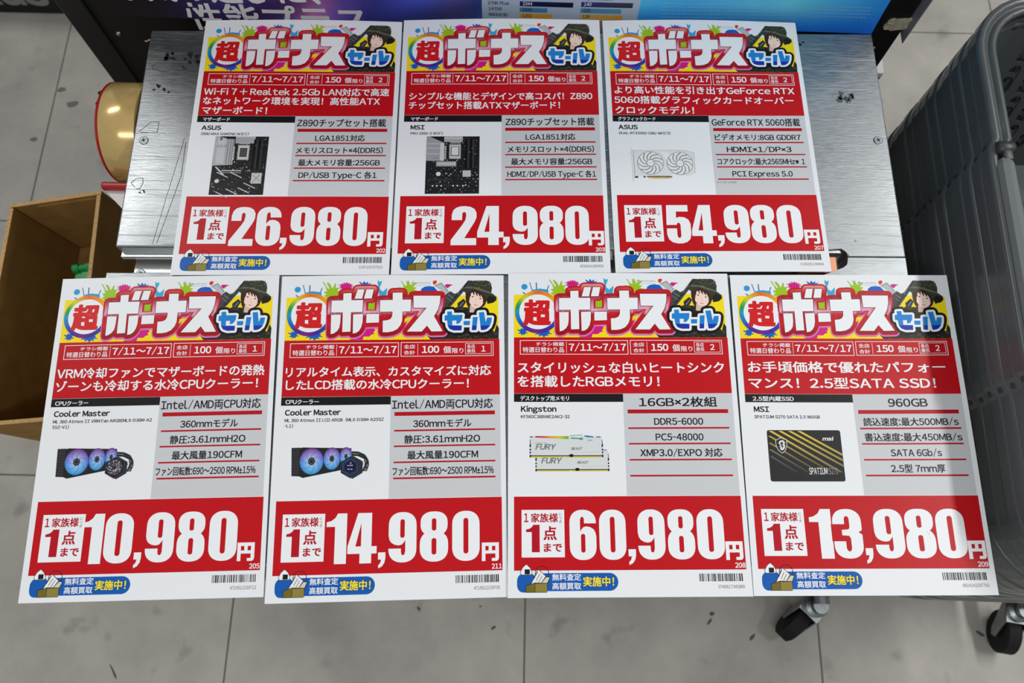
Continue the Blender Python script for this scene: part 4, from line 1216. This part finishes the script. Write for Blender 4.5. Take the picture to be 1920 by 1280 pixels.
for (a, b), z in (((.0, .0575), .7545), ):
    bar(a, b, .7580, .7510, (24, 30, 110), (12, 14, 30))
bar(.0, .030, .7490, .7425, (78, 130, 160), (70, 140, 180)); bar(.0, .0355, .7405, .7340, OR, (226, 160, 50))
bar(.066, .1215, .7595, .7525, (40, 40, 130), (52, 52, 66)); bar(.066, .110, .7505, .7440, TL, (90, 150, 180)); bar(.066, .1125, .7420, .7355, (214, 176, 96), (222, 160, 50)); bar(.066, .113, .7335, .727, OR, OR)
for s, x0, x1, z, c in (('270K Plus', -.0345, -.0115, .7525, (30, 34, 60)), ('14700', -.0340, -.0195, .7440, (30, 34, 60)), ('9800X3D', -.0340, -.0130, .7355, (30, 34, 60)),
                        ('2344', .003, .0135, .7527, (226, 228, 236)), ('1045', .003, .0130, .7440, (40, 60, 90)), ('1253', .003, .0130, .7353, (60, 50, 40)),
                        ('140', .069, .0770, .7543, (226, 228, 236)), ('120', .069, .0765, .7457, (40, 60, 90)), ('129', .069, .0765, .7370, (60, 50, 40)),
                        ('(Multi-Core Score)', .0005, .0300, .7612, (40, 44, 70)), ('(Single-Core Score)', .0665, .0985, .7625, (40, 44, 70))):
    P.text(s, X(x0), X(x1), Z(z), 6.0 if s[0] != '(' else 3.8, c, 4, .02)
P.build('chart_bars', mpp, MT['poster'], ch)
P = Print()
rnd = random.Random(77)
for k in range(7):
    x = X(.153)
    end = X(.376 if k < 4 else .30)
    while x < end:
        wd = rnd.uniform(1.2, 5)
        P.rect(x, x + wd, Z(.7605 - k * .0048), Z(.7605 - k * .0048) + .9, (150, 186, 222), 2, 20)
        x += wd + rnd.uniform(.4, 1.2)
P.build('fine_print', mpp, MT['poster'], poster)

# torn tape, flap and electronic shelf label on the right of the shelf
rnd = random.Random(4)
bm = bmesh.new()
n = 22
pts = []
for i in range(n):
    a = 2 * PI * i / n
    pts.append((0.4165 + 0.0135 * math.copysign(abs(math.cos(a)) ** .6, math.cos(a)) * rnd.uniform(.85, 1.1), 0.735 + 0.0090 * math.copysign(abs(math.sin(a)) ** .6, math.sin(a)) * rnd.uniform(.8, 1.15) + .0025 * math.cos(a)))
vf = [bm.verts.new((x, YF - 0.0018 - rnd.uniform(0, .0012), z)) for x, z in pts]
vb = [bm.verts.new((x, YF - 0.0001, z)) for x, z in pts]
cv = bm.verts.new((0.4165, YF - 0.0022, 0.735))
for i in range(n):
    j = (i + 1) % n
    bm.faces.new((cv, vf[i], vf[j]))
    bm.faces.new((vf[i], vb[i], vb[j], vf[j]))
bm.faces.new(vb)
o = link('tape_scrap', bm_mesh(bm, 'tape_scrap'), MT['beige'])
tag(o, 'torn beige masking tape scrap stuck on the black shelf beside the blue poster', 'tape scrap')
bm = bmesh.new()
prism_bm(bm, [(0.4065 + .0025 * math.cos(t) * (1 + .3 * math.sin(3 * t)), 0.693 + .002 * math.sin(t)) for t in np.linspace(0, 2 * PI, 9)[:-1]], 0, 0.0006)
for v in bm.verts: v.co = Vector((v.co.x, YF - v.co.z, v.co.y))
o = link('paper_scrap', bm_mesh(bm, 'paper_scrap'), MT['white_plastic'])
tag(o, 'tiny white paper scrap on the black shelf below the torn beige tape', 'paper scrap')
bm = bmesh.new()
box_bm(bm, 0.4275, 0.4287, YF - 0.012, YF + 0.006, 0.7165, 0.98, 0.0004)
o = link('plastic_strip', bm_mesh(bm, 'plastic_strip'), MT['greyfilm'])
tag(o, 'thin grey plastic strip clipped along the right edge of the black shelf', 'plastic strip')
lab = empty('shelf_label', (0.4275, YF + 0.03, 0.60))
tag(lab, 'small white electronic price label with green screen on the side of the shelf', 'price label')
def lch(o):
    o.parent = lab
    o.matrix_parent_inverse = Matrix.Translation((-0.4275, -YF - 0.03, -0.60))
    return o
lch(box('casing', 0.4275, 0.4385, YF - 0.002, YF + 0.06, 0.548, 0.650, MT['white_plastic'], None, 0.002))
lch(box('screen', 0.4290, 0.4360, YF - 0.0026, YF - 0.0018, 0.556, 0.642, MT['lcd'], None))

# ================================================================== FAR BLACK PLINTH WITH LETTERS
pl = empty('display_plinth', (-1.35, 1.45, 0))
tag(pl, 'black display plinth with grey letters on the floor at the far left', 'plinth')
o = box('body', -0.55, 0.55, -0.24, 0.24, 0.0, 0.55, MT['black'], pl, 0.004)
def mpl(V):
    out = np.zeros((len(V), 3))
    out[:, 0] = V[:, 0] / 1000
    out[:, 1] = -0.2405 - V[:, 2] * 1e-4
    out[:, 2] = -V[:, 1] / 1000
    return out
Print().text('Kas', 190, 352, -30, 130, (132, 132, 132), 1, .03).build('lettering', mpl, MT['poster'], pl)

# ================================================================== SHOPPING BASKETS
A_, B_, RC = 0.183, 0.268, 0.055        # half width, half length, corner radius at the rim
DEP = 0.235
def perim(a, b, r, bump=0.0, nl=18, ns=11, nc=5):
    """counter-clockwise loop; flag says whether the step after a point is on a straight side"""
    pts, flag = [], []
    def seg(x0, y0, x1, y1, n):
        for i in range(n):
            t = i / n
            pts.append((x0 + (x1 - x0) * t, y0 + (y1 - y0) * t)); flag.append(True)
    def arc(cx, cy, a0):
        for i in range(nc):
            t = a0 + PI / 2 * i / nc
            pts.append((cx + r * math.cos(t), cy + r * math.sin(t))); flag.append(False)
    seg(a, -b + r, a, b - r, nl); arc(a - r, b - r, 0)
    seg(a - r, b, -a + r, b, ns); arc(-a + r, b - r, PI / 2)
    seg(-a, b - r, -a, -b + r, nl); arc(-a + r, -b + r, PI)
    seg(-a + r, -b, a - r, -b, ns); arc(a - r, -b + r, 1.5 * PI)
    if bump:
        out = []
        for x, y in pts:
            k = max(0, min(1, (0.118 - abs(y)) / 0.014))
            out.append((x + (bump * k if x > a * .9 else -bump * k if x < -a * .9 else 0), y))
        pts = out
    return pts, flag

def basket_body():
    bm = bmesh.new()
    rows = [0.0, 0.11, 0.30, 0.49, 0.68, 0.87, 1.0]
    loops = []
    for t in rows:
        k = 1 - t
        pts, fl = perim(A_ - 0.034 * t, B_ - 0.034 * t, RC - 0.008 * t)
        loops.append([bm.verts.new((x, y, -DEP * t)) for x, y in pts])
    n = len(loops[0])
    hole = [(.36, .06), (.64, .06), (.78, .17), (.78, .83), (.64, .94), (.36, .94), (.22, .83), (.22, .17)]
    def cell(c):
        P00, P10, P11, P01 = [v.co.copy() for v in c]
        hv = []
        for x, y in hole:
            hv.append(bm.verts.new(P00 * (1 - x) * (1 - y) + P10 * x * (1 - y) + P11 * x * y + P01 * (1 - x) * y))
        bm.faces.new((c[0], c[1], hv[1], hv[0])); bm.faces.new((c[1], hv[2], hv[1])); bm.faces.new((c[1], c[2], hv[3], hv[2])); bm.faces.new((c[2], hv[4], hv[3]))
        bm.faces.new((c[2], c[3], hv[5], hv[4])); bm.faces.new((c[3], hv[6], hv[5])); bm.faces.new((c[3], c[0], hv[7], hv[6])); bm.faces.new((c[0], hv[0], hv[7]))
    for j in range(len(rows) - 1):
        for i in range(n):
            q = (loops[j][i], loops[j][(i + 1) % n], loops[j + 1][(i + 1) % n], loops[j + 1][i])
            if fl[i] and 1 <= j <= 4: cell(q)
            else: bm.faces.new(q)
    # bottom lattice
    last = loops[-1]
    ca, cb = 0.100, 0.185
    gx, gy = 8, 14
    gv = [[bm.verts.new((-ca + 2 * ca * i / gx, -cb + 2 * cb * j / gy, -DEP)) for i in range(gx + 1)] for j in range(gy + 1)]
    for j in range(gy):
        for i in range(gx): cell((gv[j][i], gv[j][i + 1], gv[j + 1][i + 1], gv[j + 1][i]))
    edge = [gv[j][gx] for j in range(gy)] + [gv[gy][i] for i in range(gx, 0, -1)] + [gv[j][0] for j in range(gy, 0, -1)] + [gv[0][i] for i in range(gx)]
    # stitch the rim of the lattice to the wall by angle
    ang = lambda v: math.atan2(v.co.y / cb, v.co.x / ca) % (2 * PI)
    m_ = len(edge)
    e0 = min(range(m_), key=lambda k: ang(edge[k])); edge = edge[e0:] + edge[:e0]
    l0 = min(range(n), key=lambda k: ang(last[k])); lw = last[l0:] + last[:l0]
    i = j = 0
    while i < m_ or j < n:
        ai = (ang(edge[(i + 1) % m_]) if i + 1 < m_ else 2 * PI + ang(edge[0])) if i < m_ else 99
        aj = (ang(lw[(j + 1) % n]) if j + 1 < n else 2 * PI + ang(lw[0])) if j < n else 99
        try:
            if ai <= aj:
                bm.faces.new((edge[i % m_], edge[(i + 1) % m_], lw[j % n])); i += 1
            else:
                bm.faces.new((lw[j % n], edge[i % m_], lw[(j + 1) % n])); j += 1
        except ValueError:
            if ai <= aj: i += 1
            else: j += 1
    bmesh.ops.recalc_face_normals(bm, faces=bm.faces)
    me = bpy.data.meshes.new('body')
    bm.to_mesh(me); bm.free()
    o = bpy.data.objects.new('tmp', me)
    COL.objects.link(o)
    md = o.modifiers.new('s', 'SOLIDIFY'); md.thickness = 0.0022; md.offset = 0
    dg = bpy.context.evaluated_depsgraph_get()
    out = bpy.data.meshes.new_from_object(o.evaluated_get(dg))
    bpy.data.objects.remove(o)
    out.name = 'body'
    return out

def basket_rim():
    bm = bmesh.new()
    prof = [(-.0035, -.006), (-.0034, .0010), (-.0022, .0024), (.0004, .0030), (.0028, .0022), (.0040, .0004), (.0052, -.0004), (.0066, .0006), (.0078, .0026), (.0100, .0034), (.0134, .0030), (.0149, .0016), (.0155, -.0006), (.0155, -.0130), (.0130, -.0130), (.0130, -.004), (.006, -.0045)]
    loops = []
    for oo, z in prof:
        pts, _ = perim(A_ + oo, B_ + oo, RC + oo, 0.006, 36, 10, 8)
        loops.append([bm.verts.new((x, y, z)) for x, y in pts])
    n = len(loops[0]); k = len(prof)
    for j in range(k):
        for i in range(n):
            bm.faces.new((loops[j][i], loops[j][(i + 1) % n], loops[(j + 1) % k][(i + 1) % n], loops[(j + 1) % k][i]))
    me = bm_mesh(bm, 'rim', True)
    for p in me.polygons:
        z = [me.vertices[i].co.z for i in p.vertices]
        if max(z) - min(z) > .008: p.use_smooth = False
    return me

def basket_handle(s):
    """grip folded down on the long rim between two hinges"""
    bm = bmesh.new()
    x = s * (A_ + 0.009)
    hw = 0.0075
    prof = [(-hw, .0032), (-hw * .7, .0085), (0, .0100), (hw * .7, .0085), (hw, .0032)]
    ys = [-.094, -.088, -.06, 0, .06, .088, .094]
    rings = []
    for y in ys:
        q = 0.75 if abs(y) > .09 else 1
        rings.append([bm.verts.new((x + a * q, y, z * (0.8 if q < 1 else 1) + .0002)) for a, z in prof])
    for a, b in zip(rings, rings[1:]):
        for i in range(4): bm.faces.new((a[i], a[i + 1], b[i + 1], b[i]))
        bm.faces.new((a[4], a[0], b[0], b[4]))
    bm.faces.new(rings[0]); bm.faces.new(rings[-1][::-1])
    return bm_mesh(bm, 'handle')
def basket_hinge(s, y):
    bm = bmesh.new()
    x = s * (A_ + 0.007)
    lathe_bm(bm, [(-.008, .0003), (-.008, .0055), (-.006, .0068), (.006, .0068), (.008, .0055), (.008, .0003)], (x, y, .0035), (1, 0, 0), 16, False)
    d = math.copysign(1, y)
    box_bm(bm, x - .0045, x + .0045, min(y, y - d * .014), max(y, y - d * .014), .001, .0085, .0012)
    box_bm(bm, x + s * .0085 - .0035, x + s * .0085 + .0035, y - .009, y + .009, -.012, -.0035, .0025)
    return bm_mesh(bm, 'hinge', True)
bk_meshes = [('body', basket_body(), MT['basket']), ('rim', basket_rim(), MT['basket'])]
for s in (-1, 1): bk_meshes.append(('handle', basket_handle(s), MT['handle']))
hinges = [('hinge', basket_hinge(s, y), MT['knob']) for s in (-1, 1) for y in (-0.106, 0.106)]
for nme, me, mt in bk_meshes + hinges:
    me.materials.clear(); me.materials.append(mt)
NB, PITCH, ZT = 24, 0.0170, 0.815
BX, BY = 0.6405, 0.309
ORD = ['topmost', 'second', 'third', 'fourth', 'fifth', 'sixth', 'seventh', 'eighth', 'ninth', 'tenth', 'eleventh', 'twelfth', 'thirteenth', 'fourteenth', 'fifteenth', 'sixteenth',
       'seventeenth', 'eighteenth', 'nineteenth', 'twentieth', 'twenty-first', 'twenty-second', 'twenty-third', 'lowest']
for k in range(NB):
    zc = ZT - k * PITCH
    root = empty('shopping_basket', (BX + 0.0008 * math.sin(k * 1.9), BY + 0.0010 * math.sin(k * 2.7 + 1), zc - DEP), math.radians(-0.6))
    lab_ = 'dark grey plastic shopping basket, topmost and open, beside the steel table' if k == 0 else \
           ('dark grey plastic shopping basket at the bottom of the stack' if k == NB - 1 else 'dark grey plastic shopping basket, %s from the top of the stack' % ORD[k])
    tag(root, lab_, 'basket', 'nested shopping baskets')
    for nme, me, mt in bk_meshes + hinges:
        if nme == 'handle' and k > 0: continue
        o = bpy.data.objects.new(nme, me)
        COL.objects.link(o)
        o.parent = root
        o.location = (0, 0, DEP)
# basket dolly
zb = ZT - (NB - 1) * PITCH - DEP
dolly = empty('basket_dolly', (BX + 0.03, BY, 0))
tag(dolly, 'tubular basket dolly on black castors under the basket stack', 'dolly')
def dch(o):
    o.parent = dolly
    return o
dch(box('platform', -0.17, 0.17, -0.27, 0.27, zb - 0.012, zb - 0.0005, MT['basket'], dolly, 0.004))
bm = bmesh.new()
fz = 0.105
for p0, p1 in (((-0.165, -0.285, fz), (-0.165, 0.285, fz)), ((0.165, -0.285, fz), (0.165, 0.285, fz)), ((-0.165, -0.2, fz), (0.165, -0.2, fz)), ((-0.165, 0.2, fz), (0.165, 0.2, fz))):
    tube_bm(bm, p0, p1, 0.0115, None, 18)
for x in (-0.13, 0.13):
    for y in (-0.2, 0.2): tube_bm(bm, (x, y, fz), (x, y, zb - 0.006), 0.010, None, 14)
link('frame', bm_mesh(bm, 'frame', False), MT['zinc'], dolly)
def castor(x, y, ang):
    """swivel castor; ang is the trail direction"""
    c, s = math.cos(ang), math.sin(ang)
    wx, wy = x + c * 0.034, y + s * 0.034
    bm = bmesh.new()
    lathe_bm(bm, [(-.013, .0005), (-.013, .030), (-.010, .0345), (.010, .0345), (.013, .030), (.013, .0005)], (wx, wy, 0.0345), (-s, c, 0), 32, False)
    wl = link('wheel', bm_mesh(bm, 'wheel', False), MT['rubber'], dolly)
    bm = bmesh.new()
    for sd in (-1, 1):
        ox_, oy_ = -s * 0.0165 * sd, c * 0.0165 * sd
        q = [(-.012, .074), (.018, .074), (.044, .040), (.040, .028), (.028, .030), (-.010, .062)]
        vs = []
        for th in (0, 1):
            vs.append([bm.verts.new((x + c * t + ox_ - s * .002 * sd * th, y + s * t + oy_ + c * .002 * sd * th, z)) for t, z in q])
        bm.faces.new(vs[0]); bm.faces.new(vs[1][::-1])
        for i in range(len(q)): bm.faces.new((vs[0][i], vs[0][(i + 1) % 6], vs[1][(i + 1) % 6], vs[1][i]))
    v = [(x + c * t - s * w_ , y + s * t + c * w_) for t, w_ in ((-.014, -.0185), (.020, -.0185), (.020, .0185), (-.014, .0185))]
    prism_bm(bm, v, .072, .0745)
    link('fork', bm_mesh(bm, 'fork'), MT['zinc'], dolly)
    bm = bmesh.new()
    lathe_bm(bm, [(.0745, .0005), (.0745, .018), (.082, .018), (.085, .012), (.100, .012), (.100, .0005)], (x, y, 0), (0, 0, 1), 28, False)
    link('swivel', bm_mesh(bm, 'swivel', False), MT['zinc'], dolly)
castor(-0.165, -0.288, math.radians(226))
castor(0.165, -0.288, math.radians(262))
castor(-0.165, 0.27, math.radians(150))
castor(0.165, 0.27, math.radians(40))

# ================================================================== CARDBOARD BOX
ZB = 0.50
cbx = empty('cardboard_box', (-0.60, 0.36, 0))
tag(cbx, 'open brown cardboard box standing left of the steel table', 'box')
TH = 0.005
SHX, SHY = 0.040, 0.040                          # the box sags: its foot stands a little right of and behind its rim
RIM = [(-0.667, 0.498), (-0.551, 0.521), (-0.528, 0.212), (-0.655, 0.198)]     # back left, back right, front right, front left
def at_z(p, z):
    k = (ZB - z) / ZB
    return Vector((p[0] + SHX * k + 0.60, p[1] + SHY * k - 0.36, z))
def wall(name, p, q, inn, z0, z1, th, mt, trim=False):
    """upright board between rim corners p and q, inn points inwards"""
    bm = bmesh.new()
    off = Vector((inn[0], inn[1], 0)) * th
    if name in ('left_wall', 'right_wall') or trim:
        d = (Vector(q) - Vector(p)).normalized() * (TH * 1.25)
        p, q = Vector(p) + d, Vector(q) - d
    vs = [[bm.verts.new(at_z(c, z) + o_) for c, z in ((p, z0), (q, z0), (q, z1), (p, z1))] for o_ in (Vector(), off)]
    bm.faces.new(vs[0]); bm.faces.new(vs[1][::-1])
    for i in range(4): bm.faces.new((vs[0][i], vs[0][(i + 1) % 4], vs[1][(i + 1) % 4], vs[1][i]))
    return link(name, bm_mesh(bm, name), mt, cbx)
for nm, i, j, inn in (('back_wall', 0, 1, (.19, -.98)), ('right_wall', 1, 2, (-1, -.07)), ('front_wall', 2, 3, (-.1, .99)), ('left_wall', 3, 0, (1, .04))):
    wall(nm, RIM[i], RIM[j], inn, 0.0, ZB, TH, MT['card'])
    wall('cut_edge', RIM[i], RIM[j], inn, ZB, ZB + 0.0008, TH, MT['card_edge'], nm in ('left_wall', 'right_wall'))
def panel(name, z, th, ins):
    bm = bmesh.new()
    c = sum((at_z(p, z) for p in RIM), Vector()) / 4
    lo = [bm.verts.new(at_z(p, z) + (c - at_z(p, z)).normalized() * ins) for p in RIM]
    hi = [bm.verts.new(v.co + Vector((0, 0, th))) for v in lo]
    bm.faces.new(lo); bm.faces.new(hi[::-1])
    for i in range(4): bm.faces.new((lo[i], lo[(i + 1) % 4], hi[(i + 1) % 4], hi[i]))
    link(name, bm_mesh(bm, name), MT['card'], cbx)
panel('bottom_panel', 0.0, 0.006, 0.0075)
panel('inner_panel', 0.345, 0.005, 0.0075)
bm = bmesh.new()                                  # flap folded down inside the back wall
pq = [(at_z((-0.634, 0.4995), ZB - .004)), (at_z((-0.557, 0.5145), ZB - .004)), (at_z((-0.557, 0.5145), ZB - .17)), (at_z((-0.570, 0.512), ZB - .18))]
vs = [[bm.verts.new(p + Vector((0, o_, 0))) for p in pq] for o_ in (0, -0.003)]
bm.faces.new(vs[0]); bm.faces.new(vs[1][::-1])
for i in range(4): bm.faces.new((vs[0][i], vs[0][(i + 1) % 4], vs[1][(i + 1) % 4], vs[1][i]))
link('inner_flap', bm_mesh(bm, 'inner_flap'), MT['card'], cbx)
# green clamp inside the box
gc = empty('plastic_clamp', (-0.592, 0.434, 0.350), math.radians(8))
tag(gc, 'bright green plastic clamp standing inside the cardboard box', 'clamp')
bm = bmesh.new()
prism_bm(bm, [(-0.019, -0.022), (0.018, -0.024), (0.021, -0.004), (0.014, 0.002), (0.019, 0.012), (-0.018, 0.014), (-0.021, -0.002)], 0.0, 0.066)
bmesh.ops.bevel(bm, geom=list(bm.edges), offset=0.002, segments=2, affect='EDGES')
link('jaw', bm_mesh(bm, 'jaw'), MT['green'], gc)
bm = bmesh.new()
tube_bm(bm, (-0.021, 0.011, 0.068), (0.020, 0.013, 0.068), 0.0045, None, 14)
tube_bm(bm, (-0.021, 0.011, 0.068), (-0.013, 0.0114, 0.068), 0.0062, None, 14)
tube_bm(bm, (-0.003, 0.0118, 0.068), (0.006, 0.0122, 0.068), 0.0062, None, 14)
tube_bm(bm, (0.013, 0.0126, 0.068), (0.020, 0.013, 0.068), 0.0062, None, 14)
link('hinge_barrel', bm_mesh(bm, 'hinge_barrel'), MT['green'], gc)
box('grip', -0.015, 0.015, -0.045, -0.022, 0.030, 0.058, MT['green'], gc, 0.003)

# ================================================================== TAPE DISPENSER AND ROLL
tr = empty('packing_tape_roll', (-0.4135, 0.489, TZ - 0.050))
tag(tr, 'amber packing tape roll hanging on the left side of the steel table', 'tape roll')
bm = bmesh.new()
lathe_bm(bm, [(-.0195, .040), (-.0195, .0525), (-.0188, .0532), (.0180, .0532), (.0187, .0525), (.0187, .040)], (0, 0, 0), (1, 0, 0), 64, True)
o = link('tape_winding', bm_mesh(bm, 'tape_winding'), MT['tape'], tr)
for p in o.data.polygons: p.use_smooth = abs(p.normal.x) < 0.3
bm = bmesh.new()
lathe_bm(bm, [(-.0197, .0375), (-.0197, .040), (.0187, .040), (.0187, .0375)], (0, 0, 0), (1, 0, 0), 48, True)
link('paper_core', bm_mesh(bm, 'paper_core'), MT['card_edge'], tr)
td = empty('tape_dispenser', (-0.4135, 0.489, TZ - 0.050))
tag(td, 'red tape dispenser bracket screwed to the left edge of the steel table', 'tape dispenser')
bm = bmesh.new()
lathe_bm(bm, [(-.0226, .0004), (-.0226, .052), (-.0212, .0535), (-.0200, .052), (-.0200, .0004)], (0, 0, 0), (1, 0, 0), 48, False)
link('side_disc', bm_mesh(bm, 'side_disc'), MT['red'], td)
bm = bmesh.new()
lathe_bm(bm, [(-.021, .0004), (-.021, .0370), (.0190, .0370), (.0190, .0004)], (0, 0, 0), (1, 0, 0), 40, False)
link('hub', bm_mesh(bm, 'hub'), MT['red'], td)
bm = bmesh.new()
path_tube(bm, [(-.0225, .040, .030), (-.0285, .022, .042), (-.0245, .016, .044), (-.0285, .008, .042), (-.0235, .010, .042)], .0009, 8)
link('wire_clip', bm_mesh(bm, 'wire_clip', True), MT['dark_steel'], td)
box('arm', .0125, .0195, -.083, -.047, -.012, .006, MT['red'], td, .002)
box('cutter_bar', -.0295, .0195, -.0690, -.0610, -.006, .004, MT['red'], td, .003)
bm = bmesh.new()
prism_bm(bm, [(-.0275, -.0680), (.0195, -.0680), (.0195, -.110), (.006, -.100)], -.006, -.0045)
link('guard', bm_mesh(bm, 'guard'), MT['white_plastic'], td)
